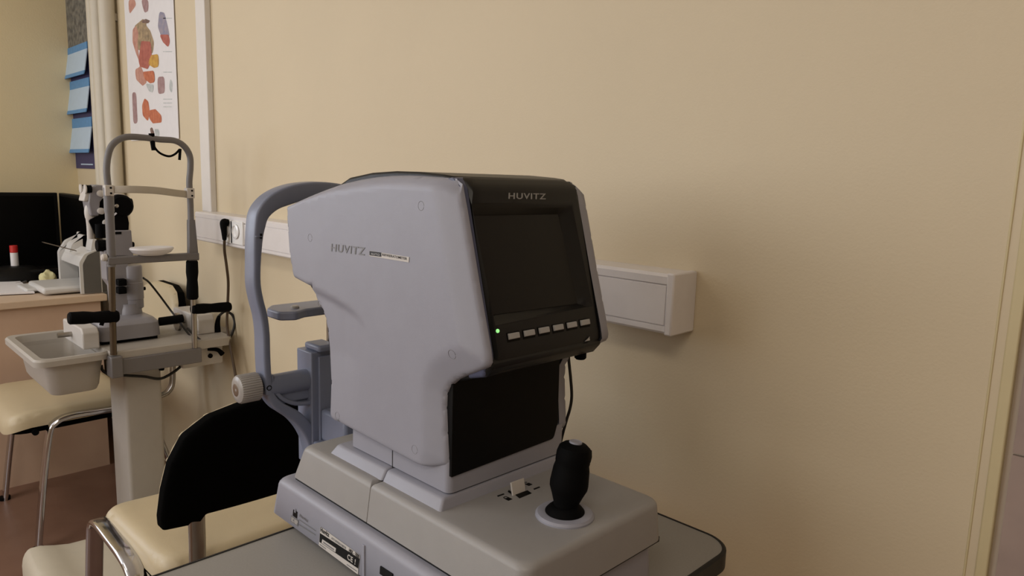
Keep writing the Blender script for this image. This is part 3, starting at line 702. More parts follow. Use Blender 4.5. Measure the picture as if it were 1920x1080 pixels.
# microscope head on its own post, behind the tower
EX = -2.72
def E_(px, py): return W(px, py, 'x', EX)
bm = B(); prism(bm, rounded([(E_(165, 404).y, E_(165, 404).z), (E_(160, 380).y, E_(160, 380).z), (E_(163, 354).y, E_(163, 354).z), (E_(174, 346).y, E_(174, 346).z), (E_(190, 347).y, E_(190, 347).z), (E_(198, 356).y, E_(198, 356).z), (E_(192, 364).y, E_(192, 364).z), (E_(182, 378).y, E_(182, 378).z), (E_(180, 404).y, E_(180, 404).z)], .008), 'x', EX-.035, EX+.035); fin('microscope_body', bm, 'slit_body', sl, bevel=.004)
bm = B(); a_, b_ = E_(159, 377), E_(165, 351)
obox(bm, ((a_+b_)/2)+V((.0, -.004, 0)), (.03, 0, 0), (0, .008, 0), (b_-a_)*.5); fin('front_plate', bm, 'slit_light', sl, bevel=.004)
for dx in (-.02, .03):
    p = E_(166, 354)+V((dx, 0, 0)); q = E_(156, 354)+V((dx, 0, 0)); bm = B(); cyl(bm, p, q, .013); e = fin('eyepiece', bm, 'rubber', sl)
    bm = B(); cyl(bm, q, q+(q-p)*.25, .015); fin('eyecup', bm, 'slit_light', e)
bm = B(); tube(bm, [E_(172, 384), E_(168, 395), E_(170, 408), E_(176, 412)], .016, 16); fin('support_elbow', bm, 'slit_light', sl)
a_, b_ = E_(188, 372), E_(190, 393)
bm = B(); box(bm, EX-.02, EX+.03, E_(184, 380).y, E_(200, 380).y, b_.z, a_.z); fin('magnification_drum', bm, 'rubber', sl, bevel=.004)
bm = B(); prism(bm, rounded([(E_(163, 412).y, E_(163, 412).z), (E_(200, 396).y, E_(200, 396).z), (E_(204, 440).y, E_(204, 440).z), (E_(176, 440).y, E_(176, 440).z)], .01), 'x', EX-.03, EX+.02); fin('arm_joint', bm, 'rubber', sl)
for px, py in ((190, 363), (191, 396), (201, 418)):
    c = W(px, py, 'x', EX+.05); bm = B(); lathe(bm, (EX+.03, c.y, c.z), (1, 0, 0), [(.008, 0), (.011, .004), (.011, .018), (.006, .02)], 16); fin('adjusting_knob', bm, 'slit_light', sl)
bm = B(); tube(bm, [E_(167, 406), E_(169, 425), E_(170, 448)], .011, 14); fin('support_post', bm, 'slit_light', sl)
c = W(196, 462, 'x', MX); bm = B(); cyl(bm, (MX-.03, Mx(186, 462).y, c.z), (MX-.03, Mx(204, 462).y, c.z), .019); fin('side_knob', bm, 'rubber', sl, bevel=.002)
c = W(248, 459, 'x', MX); bm = B(); cyl(bm, (MX-.01, c.y-.01, c.z), (MX-.01, c.y+.008, c.z), .014, 16, .008); fin('side_knob', bm, 'rubber', sl)
bm = B(); cyl(bm, X(188, 420, -2.68), X(189, 446, -2.68), .016, 16); fin('objective_barrel', bm, 'rubber', sl)

# ------------------------------------------------------------------ cords
def cord(name, pts, r, m, lab, cat='cord', sub=8):
    bm = B(); tube(bm, pts, r, 10, sub)
    return fin(name, bm, m, label=lab, cat=cat)
t = thing('power_cord', W(422, 430, 'y', TY-.02), 'dark power cord plugged into the wall trunking and hanging down', 'power cord')
bm = B(); p0 = W(419, 418, 'y', TY-.022); p1 = W(421, 450, 'y', TY-.022)
tube(bm, [p0+V((0, .014, 0)), p0, (p0+p1)/2, p1], lambda s: .014*(1-.55*s) if s > .2 else .012, 14); fin('plug', bm, 'rubber', t)
bm = B(); tube(bm, [p1, W(421, 470, 'y', TY), W(425, 500, 'y', 1.01), W(428, 530, 'y', 1.02), W(427, 570, 'y', 1.02), W(426, 610, 'y', 1.02), W(432, 650, 'y', 1.02), W(441, 700, 'y', 1.02), W(448, 745, 'y', 1.02), W(452, 830, 'y', 1.0)], .0045, 10); fin('cable', bm, 'cord_brown', t)
cord('lamp_cable', [W(268, 521, 'x', -2.6), W(280, 530, 'x', -2.62), W(300, 555, 'x', -2.62), W(320, 582, 'x', -2.6), W(332, 597, 'x', -2.55), W(345, 615, 'x', -2.5), W(360, 634, 'x', -2.44)], .0035, 'cord_black', 'thin dark cable running from the slit lamp drum down to its base')
t = thing('appliance_cord', W(405, 640, 'x', -2.44), 'looped black cord with an upright connector beside the slit lamp', 'cord')
bm = B(); tube(bm, [W(408, 628, 'x', -2.45), W(408, 605, 'x', -2.45), W(411, 592, 'x', -2.45)], lambda s: .012-.007*s, 12); fin('connector', bm, 'rubber', t)
bm = B(); tube(bm, [W(411, 592, 'x', -2.45), W(422, 584, 'x', -2.45), W(435, 590, 'x', -2.44), W(440, 606, 'x', -2.43), W(434, 628, 'x', -2.42), W(420, 641, 'x', -2.4), W(402, 646, 'x', -2.38), W(380, 640, 'x', -2.37), W(366, 630, 'x', -2.4), W(352, 616, 'x', -2.46)], .0045, 10); fin('cable', bm, 'cord_black', t)
cord('hanging_cable', [W(190, 685, 'x', -2.44), W(193, 695, 'x', -2.44), W(205, 701, 'x', -2.43), W(235, 704, 'x', -2.43), W(270, 706, 'x', -2.435), W(300, 710, 'x', -2.44), W(325, 698, 'x', -2.44), W(345, 682, 'x', -2.44), W(360, 672, 'x', -2.44)], .0045, 'cord_black', 'dark cable drooping under the slit lamp table in front of its column')
bm = B(); tube(bm, [W(390, 655, 'x', -2.40), W(408, 656, 'x', -2.40), W(417, 664, 'x', -2.40)], lambda s: .005+.004*s, 10); fin('mains_plug', bm, 'rubber', label='black plug lying over the power box under the slit lamp table', cat='plug')
bm = B(); cyl(bm, W(303, 682, 'x', -2.46), W(303, 694, 'x', -2.46), .012, 14, .008); fin('mains_plug', bm, 'rubber', label='short black plug under the slit lamp cross beam above its column', cat='plug')

# ------------------------------------------------------------------ near equipment table
TT = H-.540
nt_ = thing('instrument_table', (-.71, .6, 0), 'small grey power table with dark edging under the measuring instrument', 'table')
bm = B(); TX0, TX1, TY0, TY1 = -.957, -.468, .14, .968
loft(bm, [(TT-.024, TX0+.002, TX1-.002, TY0+.002, TY1-.002, .045), (TT, TX0+.002, TX1-.002, TY0+.002, TY1-.002, .045)], n=10); fin('tabletop', bm, 'table_grey', nt_)
bm = B(); loft(bm, [(TT-.026, TX0, TX1, TY0, TY1, .047), (TT-.026, TX0-.004, TX1+.004, TY0-.004, TY1+.004, .05), (TT-.001, TX0-.004, TX1+.004, TY0-.004, TY1+.004, .05), (TT+.0012, TX0-.001, TX1+.001, TY0-.001, TY1+.001, .047), (TT+.0012, TX0+.002, TX1-.002, TY0+.002, TY1-.002, .045), (TT-.026, TX0+.002, TX1-.002, TY0+.002, TY1-.002, .045)], n=10, cap0=False, cap1=False); fin('edge_band', bm, 'table_edge', nt_)
bm = B(); loft(bm, [(.08, -.77, -.66, .5, .64, .02), (TT-.024, -.77, -.66, .5, .64, .02)]); fin('column', bm, 'slit_table', nt_)
bm = B(); loft(bm, [(.02, -.98, -.45, .42, .72, .04), (.06, -.98, -.45, .42, .72, .04), (.085, -.94, -.49, .46, .68, .04)]); fin('foot', bm, 'slit_table', nt_)
for x in (-.93, -.5):
    for y in (.46, .68):
        bm = B(); cyl(bm, (x, y, 0), (x, y, .02), .02); fin('castor', bm, 'rubber', nt_)

# ------------------------------------------------------------------ autorefractor
YC = .64
ar = thing('autorefractor', (-.72, YC, TT), 'large grey eye measuring instrument with black screen bezel and joystick', 'eye examination instrument')
Z = lambda z: H+z
# lower base
bm = B()
L = [(Z(-.532), -.972, -.475, .500, .742, .015), (Z(-.518), -.992, -.470, .4835, .752, .015)]
L += shoulder(Z(-.518), Z(-.4555), -.992, -.470, .4835, .752, .022, .006, .0, .0, .011, .014)[1:]
loft(bm, L, n=6); lbase = fin('lower_base', bm, 'machine_grey', ar, ang=50)
for x in (-.9, -.53):
    for y in (.53, .71):
        bm = B(); cyl(bm, (x, y, TT), (x, y, Z(-.532)), .012); fin('rubber_foot', bm, 'rubber', ar)
# upper base in two covers with a seam
bm = B(); 
def upper(xa_, xb_, da, db, rc0, rc1, nm):
    bm = B(); rc = (.001, .012, .012, .001) if da > 0 else (.018, .001, .001, .018)
    L = [(Z(-.4515), xa_+.002*(da > 0), xb_-.002*(db > 0), .4995, .754, rc)]
    L += shoulder(Z(-.4505), Z(-.398), xa_, xb_, .4965, .757, da, db, .007, .004, .008, rc)
    loft(bm, L, n=5); return fin(nm, bm, 'machine_grey_low', ar, ang=50)
upper(-.947, -.7485, .022, 0, 0, 0, 'rear_base_cover'); upper(-.7478, -.462, 0, .004, 0, 0, 'front_base_cover')
bm = B(); box(bm, -.90, -.49, .512, .745, Z(-.45), Z(-.402)); box(bm, -.941, -.466, .4995, .752, Z(-.4558), Z(-.449)); fin('base_core', bm, 'machine_black', ar)
# plinth in two halves
def plinth(xa_, xb_, da, db, nm):
    bm = B(); loft(bm, shoulder(Z(-.3985), Z(-.3845), xa_, xb_, .518, .762, da, db, .008, .008, .003, .004, steps=4), n=4); return fin(nm, bm, 'machine_grey', ar, ang=50)
plinth(-.874, -.7455, .008, 0, 'plinth'); plinth(-.7443, -.624, 0, .004, 'plinth')
bm = B(); loft(bm, [(Z(-.3845), -.842, -.6335, .5385, .745, .006), (Z(-.3825), -.846, -.6295, .535, .749, .009), (Z(-.34), -.846, -.6295, .535, .749, .009)]); fin('skirt', bm, 'machine_grey', ar)
bm = B(); box(bm, -.745, -.744, .5345, .5352, Z(-.3845), Z(-.356)); fin('skirt_seam', bm, 'machine_black', ar)
# side shells
SY = .5235
pp = [(536, 386), (568, 369.6), (597.8, 356), (627, 344.5), (657, 336.5), (686.7, 331.5), (716, 328.8), (746, 328), (775.6, 329.2), (805, 331.5), (835, 334.5), (855, 337.5), (864.5, 345), (873.5, 392.6), (884.5, 459), (896, 529.6), (907.5, 596), (918, 655), (921, 680), (917, 688), (897, 697.5),
      (876, 704.5), (861, 711), (848, 722), (841, 738), (839.8, 765), (841.5, 812), (843.8, 859), (844, 870), (838, 877), (825, 879), (796, 877.5), (783, 873), (710, 834), (634.6, 793), (622, 788), (617.5, 780), (615.7, 717), (609.4, 654.5), (606, 620), (602, 600), (597, 583), (589, 571), (582, 552), (579, 537), (549, 520.7), (545, 500), (541.5, 478), (538, 430), (536, 400)]
PF = [W(x, y, 'y', .5385 if 11 <= i <= 29 else SY) for i, (x, y) in enumerate(pp)]
SP = PF; SP = [(p.x, p.z) for p in SP]
cre = [W(x, y, 'y', SY) for x, y in ((549, 521), (580, 538), (610, 553), (640, 570), (662, 583), (676, 597), (686, 612), (694, 632))]; cre = [(p.x, p.z) for p in cre]
fl0, fl1 = W(822, 348, 'y', SY), W(868, 672, 'y', SY)          # where the flank bends towards the screen
def below_crease(u, v):
    if u <= cre[0][0] or u >= cre[-1][0]: 
        return None
    for (a, b), (c, d) in zip(cre, cre[1:]):
        if a <= u <= c:
            z = b+(d-b)*(u-a)/(c-a); sl_ = (d-b)/(c-a); return (z-v)/math.sqrt(1+sl_*sl_)
FRONT = SP[12:30]
def front_dist(u, v):
    best = 1e9
    for (ax, ay), (bx, by) in zip(FRONT, FRONT[1:]):
        dx, dy = bx-ax, by-ay; t = max(0, min(1, ((u-ax)*dx+(v-ay)*dy)/(dx*dx+dy*dy+1e-12))); best = min(best, math.hypot(u-ax-t*dx, v-ay-t*dy))
    return best
FAR = [False]
def flank(u, v, d):
    R = .005; e = min(d, R)/R; h = -R*(1-math.sqrt(max(0, 1-(1-e)**2)))
    # sloping top facet
    top = W(0, 0, 'y', SY)
    zc_ = Z(-.003)-.9*max(0, -.735-u)**2
    # bend near the screen
    xb = fl0.x+(fl1.x-fl0.x)*((v-fl0.z)/(fl1.z-fl0.z)); 
    fdist = front_dist(u, v)
    if fdist < .034 and not FAR[0]: h -= .0115*(1-fdist/.034)**1.15
    # recess under the crease
    q = below_crease(u, v)
    if u < cre[-1][0]:
        if q is None: q = 1 if v < cre[0][1] else -1
        w = sig((q-.003)/.0014); f = max(0, min(1, (cre[-1][0]-u)/.07))
        fz = max(0, min(1, (v-Z(-.34))/.09)); h -= .006*w*f**1.3*fz
    return h
def top_facet(u, v):
    # distance below the upper outline
    return None
up_out = SP[:13]
def flank2(u, v, d):
    h = flank(u, v, d)
    zt_ = None
    for (a, b), (c, e) in zip(up_out, up_out[1:]):
        if a <= u <= c and c > a: zt_ = b+(e-b)*(u-a)/(c-a); break
    if zt_ is not None:
        w = .001+.0105*max(0, min(1, (u+1.03)/.2))
        g = zt_-v
        if g < w: h -= (w-g)*1.0
    return max(h, -(.5405-SY))
for s, nm in ((1, 'side_shell'), (-1, 'side_shell')):
    FAR[0] = s < 0
    bm = B(); f3 = (lambda u, v, h: (u, SY-h, v)) if s == 1 else (lambda u, v, h: (u, 2*YC-SY+h, v))
    height_sheet(bm, SP, .0055, flank2, f3, depth=.0172, flat=.5412 if s == 1 else .7388)
    shl = fin(nm, bm, 'machine_grey', ar, ang=48)
    if s == 1: shell = shl
FAR[0] = False
for px, py in ((789, 386), (581, 446), (845, 665), (632, 780), (777, 843), (592, 570)):
    c = W(px, py, 'y', SY-.0003); rr = .0055 if px != 592 else .004
    q_ = flank2(c.x, c.z, seg_dist(c.x, c.z, SP)); yy = SY-q_
    bm = B(); N = 28
    tube(bm, [(c.x+rr*math.cos(2*PI*k/N), SY-flank2(c.x+rr*math.cos(2*PI*k/N), c.z+rr*math.sin(2*PI*k/N), .02)+.00005, c.z+rr*math.sin(2*PI*k/N)) for k in range(N)], .0003, 6, 1); fin('screw_cap', bm, 'logo_grey', ar)
# dark core with crowned top
core = [W(x, y, 'y', .545) for x, y in ((560, 384), (600, 362), (640, 347), (660, 333), (701.5, 323.9), (746, 320.9), (790, 322.2), (835, 327), (856, 331))]
core = [(p.x, p.z) for p in core]+[(-.640, Z(-.03)), (-.590, Z(-.19)), (-.600, Z(-.222)), (-.640, Z(-.24)), (-.650, Z(-.36)), (-.845, Z(-.35)), (-.905, Z(-.3)), (-.92, Z(-.2)), (-.99, Z(-.15)), (-1.0, Z(-.06))]
bm = B(); prism(bm, core, 'y', .5405, .7395); fin('centre_housing', bm, 'machine_black', ar, bevel=.003)
# screen bezel
A = W(868, 345, 'y', .54); Bp = W(921, 685, 'y', .54); dn = (Bp-A).normalized(); nf = V((0, 1, 0)).cross(dn).normalized()
if nf.x < 0: nf = -nf
FA = V((A.x, 0, A.z))
def face(y, v, h): return FA+V((0, y, 0))+dn*v+nf*h
outl = rounded([(.5385, -.012), (.7415, -.012), (.7425, .217), (.5385, .221)], [.002, .02, .018, .006], 6)
ro = [(.5500, .0235), (.7245, .0255), (.7330, .1600), (.5560, .1640)]
ri_ = [(.5565, .0345), (.7055, .0352), (.7155, .1540), (.5600, .1515)]
def bez(u, v, d):
    R = .0035; e = min(d, R)/R; h = -R*(1-math.sqrt(max(0, 1-(1-e)**2)))
    if u < .557: h -= (.557-u)*.26                      # chamfered left flank
    if v > .200: h -= (v-.200)*.55
    if v < .002: h -= (.002-v)*.7
    if inside(u, v, ro) and seg_dist(u, v, ro) > 1e-5:
        if inside(u, v, ri_) or seg_dist(u, v, ri_) < 1e-5: return -.011
        a_ = seg_dist(u, v, ro); b_ = seg_dist(u, v, ri_); return h-.011*a_/(a_+b_)
    return h
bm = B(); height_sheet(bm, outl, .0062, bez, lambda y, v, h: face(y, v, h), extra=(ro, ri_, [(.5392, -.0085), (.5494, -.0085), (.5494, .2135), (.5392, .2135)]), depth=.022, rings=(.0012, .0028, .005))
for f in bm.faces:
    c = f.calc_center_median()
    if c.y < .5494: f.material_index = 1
bez_o = fin('screen_bezel', bm, ['bezel_black', 'bezel_side_sheen'], ar, ang=30)
bm = B(); poly(bm, [face(u, v, -.0105) for u, v in ri_]); P8 = [face(u, v, -.0125) for u, v in ri_]+[face(u, v, -.0103) for u, v in ri_]; bm = B(); hexa(bm, P8); fin('screen', bm, 'screen', ar)
# lettering on the bezel
text('logo', 'HUVITZ', [face(.6085, .0172, .0), face(.6745, .0178, .0), face(.6105, .0098, .0)], 'logo_silver', bez_o, .0006, .012)
for k in range(6):
    a0 = .5722+(.7024-.5722)*k/5; b0 = a0+.0178; v0, v1 = .1755, .1832
    bm = B(); hexa(bm, [face(a0-.0015, v1+.0025, -.003), face(b0+.001, v1+.0025, -.003), face(b0+.001, v0-.001, -.003), face(a0-.0015, v0-.001, -.003), face(a0-.0015, v1+.0025, .0004), face(b0+.001, v1+.0025, .0004), face(b0+.001, v0-.001, .0004), face(a0-.0015, v0-.001, .0004)]); w_ = fin('button_well', bm, 'lower_black', ar)
    bm = B(); hexa(bm, [face(a0, v1, -.001), face(b0, v1, -.001), face(b0, v0, -.001), face(a0, v0, -.001), face(a0+.0006, v1-.0006, .003), face(b0-.0006, v1-.0006, .003), face(b0-.0006, v0+.0006, .003), face(a0+.0006, v0+.0006, .003)]); fin('button', bm, 'button_grey', ar, bevel=.0006)
bm = B(); lathe(bm, face(.558, .1705, -.0005), nf, [(.0024, 0), (.0022, .0012), (.001, .0016)], 16); fin('status_lamp', bm, 'led_green', ar)
bm = B(); P = [(.7070, .2035), (.7165, .2035), (.7165, .1985)]
A3 = [bm.verts.new(face(u, v, .0002)) for u, v in P]; B3 = [bm.verts.new(face(u, v, .0008-.55*max(0, v-.2))) for u, v in P]
bm.faces.new(A3); bm.faces.new(B3)
for k in range(3): bm.faces.new((A3[k], A3[(k+1) % 3], B3[(k+1) % 3], B3[k]))
fin('wedge_mark', bm, 'button_grey', ar)
# under-jaw and lower panel
bm = B(); prism(bm, [(-.563, Z(-.2105)), (-.575, Z(-.224)), (-.622, Z(-.2405)), (-.66, Z(-.245)), (-.66, Z(-.19)), (-.585, Z(-.19))], 'y', .541, .740); fin('bezel_underside', bm, 'machine_black', ar, bevel=.004)
bm = B(); lp = rounded([(.538, Z(-.361)), (.724, Z(-.357)), (.7315, Z(-.335)), (.730, Z(-.235)), (.538, Z(-.235))], [.001, .008, .006, .001, .001])
prism(bm, lp, 'x', -.66, -.6275); fin('front_panel', bm, 'lower_black', ar, bevel=.003)
bm = B(); lathe(bm, (-.585, .722, Z(-.226)), (0, 0, -1), [(.008, 0), (.008, .006), (.006, .008)], 16); fin('cable_gland', bm, 'rubber', ar)
bm = B(); tube(bm, [W(x, y, 'y', .762) for x, y in ((1065, 655), (1067, 680), (1070, 710), (1072, 742), (1069, 765), (1063, 785), (1056, 810), (1050, 835), (1046, 858), (1046, 870))], .0022, 10)
fin('cable', bm, 'cord_black', ar)
# side lettering and label strip
def onside(x, y, o=.0004):
    p = W(x, y, 'y', SY); q_ = flank2(p.x, p.z, .05); return V((p.x, SY-q_-o, p.z))
text('logo', 'HUVITZ', [onside(621, 471), onside(684, 479), onside(622, 457)], 'logo_grey', shell, .0002, .012)
c4 = [onside(693, 480), onside(767, 492), onside(768, 482), onside(694, 470)]
bm = B(); hexa(bm, c4+[p+V((0, -.0003, 0)) for p in c4]); lb_ = fin('label_strip', bm, 'slit_light', shell)
c4 = [onside(694, 478.5, .0008), onside(716, 481.5, .0008), onside(716, 473.5, .0008), onside(694, 470.5, .0008)]
bm = B(); hexa(bm, c4+[p+V((0, -.0002, 0)) for p in c4]); fin('label_block', bm, 'table_edge', shell)
text('label_text', 'AUTO', [onside(697, 477.5, .0011), onside(713, 480, .0011), onside(697, 473.5, .0011)], 'button_grey', shell, .0001, .01)
text('label_text', 'REF/KERATOMETER', [onside(718, 479.5, .0008), onside(764, 487.5, .0008), onside(718, 475, .0008)], 'black_plastic', shell, .0001, .02)
# plates on the lower base
BY = .4830
def ob(x, y, o=0): return W(x, y, 'y', BY-o)
def decal(c, m, nm, o, th=.0002):
    c4 = [ob(x, y, o) for x, y in c]; bm = B(); hexa(bm, c4+[p+V((0, -th, 0)) for p in c4]); return fin(nm, bm, m, lbase)
decal([(598, 1022.6), (671, 1077), (675, 1041), (601, 987.4)], 'slit_light', 'rating_plate', 0)
decal([(599, 1016), (671.5, 1066), (674, 1047.5), (600, 999.5)], 'black_plastic', 'rating_block', .0003)
decal([(603, 1018), (629, 1035.5), (630, 1028), (604.5, 1011)], 'slit_light', 'serial_field', .0006)
decal([(606, 1018), (626, 1032), (626.5, 1029.5), (606.5, 1015.5)], 'logo_grey', 'printed_line', .0009, .0001)
text('rating_text', 'Huvitz', [ob(601, 996.5, .0003), ob(617, 1007.5, .0003), ob(601.5, 988, .0003)], 'black_plastic', lbase, .0002, .03)
text('rating_text', 'AUTO REF/KERATOMETER', [ob(621, 1010.5, .0003), ob(648.5, 1030, .0003), ob(621.5, 1006.5, .0003)], 'logo_grey', lbase, .0001, .02)
text('rating_text', 'HRK - 7000', [ob(654, 1034.5, .0003), ob(673, 1047, .0003), ob(655, 1028, .0003)], 'black_plastic', lbase, .0002, .02)
decal([(599.5, 1021.5), (611, 1030), (611.3, 1028.5), (600, 1020)], 'logo_grey', 'printed_line', .0003, .0001)
text('rating_text', 'CE !', [ob(651, 1048, .0006), ob(666, 1059, .0006), ob(652, 1038, .0006)], 'slit_light', lbase, .0001, .02)
decal([(650, 1059), (669, 1072), (669.3, 1070.3), (650.3, 1057.3)], 'logo_grey', 'printed_line', .0003, .0001)
# maker plate with factory sign
decal([(549, 966.5), (556.5, 972), (557.5, 960), (550, 955)], 'black_plastic', 'factory_mark', 0)
decal([(552, 960.5), (554.2, 962), (554.6, 955), (552.4, 953.5)], 'machine_grey', 'factory_mark_gap', .0003)
decal([(545, 977.5), (558.5, 987), (559.5, 975.5), (546, 966)], 'logo_grey', 'representative_mark', 0)
text('maker_text', 'EC REP', [ob(546.5, 976.5, .0003), ob(557.5, 984.5, .0003), ob(547, 969.5, .0003)], 'slit_light', lbase, .0001, .02)
text('maker_text', 'Huvitz', [ob(561.5, 968.5), ob(577, 979.5, 0), ob(562, 963)], 'logo_grey', lbase, .0001, .02)
decal([(560.5, 975), (592, 996.5), (592.2, 995.3), (560.7, 973.8)], 'logo_grey', 'printed_line', 0, .0001)
decal([(560, 984.5), (591, 1004), (591.2, 1002.3), (560.2, 982.8)], 'logo_grey', 'printed_line', 0, .0001)
# connector bay
bm = B(); a_, b_ = ob(680, 1045), ob(720, 1090); 
box(bm, ob(681, 1060).x, ob(684.5, 1060).x, BY-.0016, BY+.002, Z(-.532), Z(-.471)); fin('bay_rib', bm, 'machine_grey', lbase, bevel=.0007)
c4 = [ob(713, 1075), ob(737, 1092), ob(737, 1076), ob(714, 1061)]; bm = B(); hexa(bm, [p+V((0, .001, 0)) for p in c4]+[p+V((0, -.0012, 0)) for p in c4]); fin('connector', bm, 'black_plastic', lbase)
# lock lever and its marks on the base top
ZT = Z(-.398)
def ot(x, y, o=0): return W(x, y, 'z', ZT+o)
def mark(c, m, nm, o=.0001, th=.0003, par=ar):
    c4 = [ot(x, y, o) for x, y in c]; bm = B(); hexa(bm, c4+[p+V((0, 0, th)) for p in c4]); return fin(nm, bm, m, par)
mark([(966, 928), (974, 934.5), (997, 925), (989, 919.5)], 'lower_black', 'lever_slot')
mark([(952, 922), (959, 926.5), (963, 925), (954, 919)], 'lower_black', 'lever_slot')
p0, p1 = ot(962, 930, 0), ot(986, 920.5, 0); topv = W(957, 905, 'x', p0.x-.004)-p0
topv = V((-.004, 0, .0165)); 
bm = B(); th = V((.0025, 0, .0008)); hexa(bm, [p0, p1, p1-th, p0-th, p0+topv, p1+topv, p1+topv-th, p0+topv-th]); fin('lock_lever', bm, 'slit_light', ar, bevel=.0006)
mark([(932, 929.5), (933.5, 931.5), (946, 927), (944, 925.5)], 'lower_black', 'dash_mark'); mark([(1000, 916.5), (1001.5, 918.5), (1013, 914), (1011, 912.5)], 'lower_black', 'dash_mark')
for cx, cy, cl_ in ((954, 936, 1), (992, 908.5, 0)):
    c = ot(cx, cy); bm = B()
    box(bm, c.x-.004, c.x+.003, c.y-.0035, c.y+.0035, ZT, ZT+.0003)
    tube(bm, [(c.x-.004, c.y-.0025, ZT+.0002), (c.x-.007, c.y-.0022, ZT+.0002), (c.x-.008, c.y, ZT+.0002), (c.x-.007, c.y+.0022, ZT+.0002), (c.x-(.004 if cl_ else .006), c.y+.0025, ZT+.0002)], .0005, 6, 3)
    fin('padlock_mark', bm, 'lower_black', ar)
# joystick
jc = W(1059, 960, 'z', Z(-.394)); jc = V((jc.x, jc.y, Z(-.3985)))
bm = B(); lathe(bm, jc, (0, 0, 1), [(.0355, 0), (.0355, .0025), (.033, .005), (.026, .0062), (.0235, .0055)], 48); fin('joystick_collar', bm, 'machine_grey', ar)
jx = V((.05, .12, 1)).normalized()
bm = B(); lathe(bm, jc+V((0, 0, .0045)), (0, 0, 1), [(.0238, 0), (.0238, .002), (.021, .0055), (.0175, .0085), (.0145, .010)], 36); jb = fin('joystick_boot', bm, 'rubber', ar)
bm = B(); lathe(bm, jc+V((0, 0, .009)), jx, [(.0145, 0), (.0145, .006), (.019, .018), (.0228, .027), (.0232, .032), (.0218, .05), (.0202, .057), (.0208, .0585), (.0208, .069), (.0188, .0765), (.014, .0805), (.006, .082)], 40); joy = fin('joystick_grip', bm, 'rubber', ar)
tp_ = jc+V((0, 0, .009))+jx*.0822
bm = B(); lathe(bm, tp_, jx, [(.0078, -.004), (.0078, .0014), (.0068, .0018), (.0062, .0012), (.001, .0014)], 28); fin('trigger_button', bm, 'machine_grey', ar)
bm = B(); lathe(bm, jc+V((0, 0, .009))+jx*.058+V((.009, .014, 0)), jx, [(.006, 0), (.0065, .006), (.005, .014)], 16); fin('thumb_rest', bm, 'rubber', ar)

# ---- chin rest assembly
CX = -1.10
def C(x, y, cx=CX): return W(x, y, 'x', cx)
FYC = .632
leg = [C(694, 332), C(660, 336), C(625, 344), C(590, 347), (C(556, 351)), C(530, 358), C(508, 369), C(492, 384), C(483, 400), C(479, 420), C(476, 445), C(474, 490), C(474, 530), C(479, 560), C(487, 592), C(491, 625), C(492, 660), C(494, 700), C(497, 735)]
def mir(p): return V((p.x, 2*FYC-p.y, p.z))
half = list(leg)
while half[0].y > FYC-.004: half.pop(0)
apex = V((CX, FYC, half[0].z+.003))
bm = B(); full = [half[i] for i in range(len(half)-1, -1, -1)]+[apex]+[mir(p) for p in half]
wt = lambda s: min(1, max(0, 1.35-abs(s-.5)/.2))
nf_ = len(full)-1; full = [p-V((0, 0, .008*wt(i/nf_))) for i, p in enumerate(full)]
band(bm, full, (1, 0, 0), .036, lambda s: .0125+.017*wt(s), .004, sub=4); fr = fin('head_frame', bm, 'frame_blue', ar)
bm = B(); band(bm, [p+V((.002, .0005, 0)) for p in (C(476, 441), C(476, 442.5))], (1, 0, 0), .037, .0135, .004, sub=1); fin('height_mark', bm, 'frame_blue', fr)
c = C(480, 441); bm = B(); box(bm, CX+.017, CX+.0195, c.y-.002, c.y+.001, c.z-.004, c.z+.004); fin('height_notch', bm, 'machine_black', fr)
# struts sweeping down to the middle
for m_ in (lambda p: p, mir):
    o1 = [C(497, 722), C(503, 742), C(515, 757), C(533, 768), C(550, 779), C(567, 798), C(580, 822), C(587, 850), C(589, 885)]
    bm = B(); band(bm, [m_(p) for p in o1], (1, 0, 0), .034, lambda s: .012+.014*s, .004); fin('support_strut', bm, 'frame_blue', ar)
    o2 = [C(501, 700), C(506, 722), C(520, 742), C(545, 753), C(575, 752), C(600, 746)]
    bm = B(); band(bm, [m_(p) for p in o2], (1, 0, 0), .03, .007, .002); fin('support_rib', bm, 'frame_blue', ar)
    o3 = [C(575, 788), C(602, 782)]
    bm = B(); band(bm, [m_(p) for p in o3], (1, 0, 0), .03, .004, .001, sub=1); fin('support_rib', bm, 'frame_blue', ar)
cz = C(550, 715).z
bm = B(); cyl(bm, (CX, C(497, 715).y, cz), (CX, 2*FYC-C(497, 715).y, cz), .0185, 32); fin('cross_tube', bm, 'frame_blue', ar)
bm = B(); box(bm, CX-.012, CX+.008, C(505, 700).y, 2*FYC-C(505, 700).y, cz-.034, cz-.012); fin('tube_web', bm, 'frame_blue', ar, bevel=.003)
pzt = C(590, 655).z; pyl = C(573, 700).y
bm = B(); box(bm, CX-.03, CX+.02, pyl, 2*FYC-pyl, Z(-.51), pzt); fin('post', bm, 'frame_blue', ar, bevel=.002)
bm = B(); box(bm, CX-.02, CX+.03, pyl+.009, 2*FYC-pyl-.006, pzt, pzt+.012); fin('post_cap', bm, 'frame_blue', ar, bevel=.004)
bm = B(); box(bm, CX+.02, CX+.026, pyl+.012, 2*FYC-pyl-.012, Z(-.50), pzt-.008); fin('post_face', bm, 'frame_blue', ar, bevel=.001)
bm = B(); box(bm, CX+.02, -.965, pyl-.0, 2*FYC-pyl, Z(-.527), Z(-.462)); fin('base_bracket', bm, 'frame_blue', ar, bevel=.004)
q = W(640, 800, 'x', CX+.06)
bm = B(); box(bm, CX+.026, CX+.105, pyl+.012, 2*FYC-pyl, Z(-.462), Z(-.405)); fin('base_bracket', bm, 'frame_blue', ar, bevel=.006)
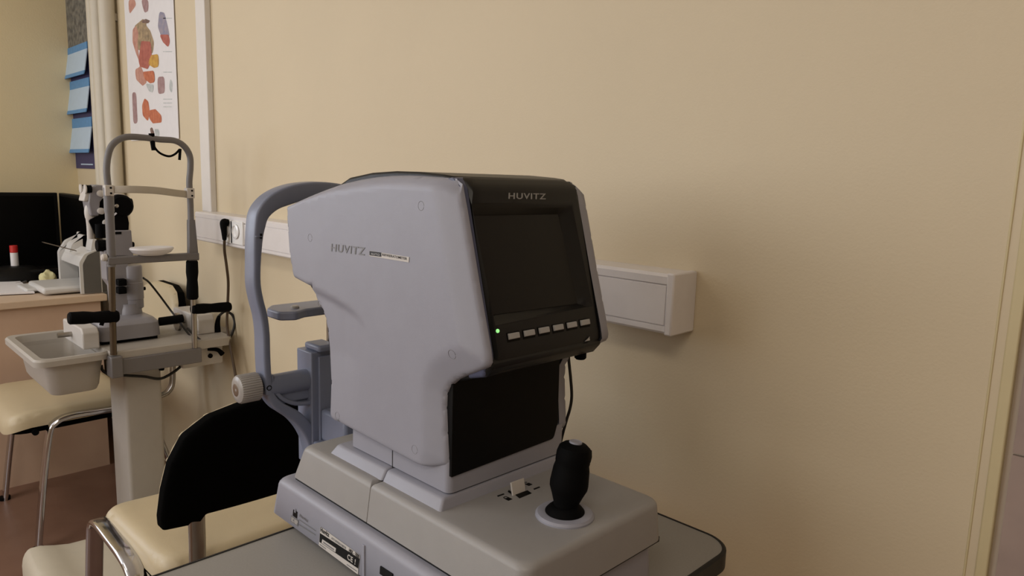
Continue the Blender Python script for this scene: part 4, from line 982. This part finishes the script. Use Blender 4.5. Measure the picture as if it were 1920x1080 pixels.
c = C(506, 728, CX+.02); bm = B(); lathe(bm, (CX+.0165, c.y, c.z), (1, 0, 0), [(.0045, 0), (.0045, .002), (.003, .0022), (.0028, .0008), (.0002, .0008)], 18); fin('screw', bm, 'machine_black', ar)
# height knob
ky0, ky1 = C(452, 728).y, C(486, 722).y; kz = C(462, 728).z; kz = (C(470, 700).z+C(470, 752).z)/2
bm = B(); L_ = ky1-ky0
lathe(bm, (CX, ky0, kz), (0, 1, 0), [(.0125, -.009), (.0165, -.0085), (.021, -.006), (.0225, -.003), (.0225, L_*.85), (.021, L_*.9), (.014, L_*.95)], 72, flute=.05, fr=(-.0061, L_)); fin('height_knob', bm, 'knob_grey', ar, ang=25)
bm = B(); lathe(bm, (CX, ky0-.0098, kz), (0, 1, 0), [(.001, .001), (.008, 0), (.0115, .001), (.012, .004)], 36); fin('knob_cap', bm, 'steel', ar)
bm = B(); cyl(bm, (CX, ky1-.002, kz), (CX, C(497, 715).y+.004, kz), .013, 24); fin('knob_collar', bm, 'machine_black', ar)
# chin cup
czt = C(560, 578).z
cl0 = C(519, 585).y; hw = FYC-cl0+.003
o = rounded([(CX-.055, FYC-hw+.02), (CX-.03, FYC-hw), (CX+.012, FYC-hw), (CX+.026, FYC-hw+.025), (CX+.012, FYC-.03), (CX+.01, FYC+.03), (CX+.026, FYC+hw-.025), (CX+.012, FYC+hw), (CX-.03, FYC+hw), (CX-.055, FYC+hw-.02)], .012, 4)
bm = B(); prism(bm, o, 'z', czt-.015, czt); fin('chin_rest', bm, 'frame_blue', ar, bevel=.003)
for yy in (C(556, 579).y, 2*FYC-C(556, 579).y):
    bm = B(); lathe(bm, (CX-.005, yy, czt), (0, 0, 1), [(.007, 0), (.007, .003), (.005, .0045)], 20); fin('paper_pin', bm, 'knob_grey', ar)
bm = B(); cyl(bm, (CX-.015, FYC+.034, pzt-.002), (CX-.015, FYC+.034, czt-.014), .008, 20); fin('chin_stem', bm, 'steel', ar)

for o in bpy.data.objects:
    if o.parent is None and o.type == 'MESH' and 'kind' not in o and 'label' not in o: print('UNLABELLED', o.name)
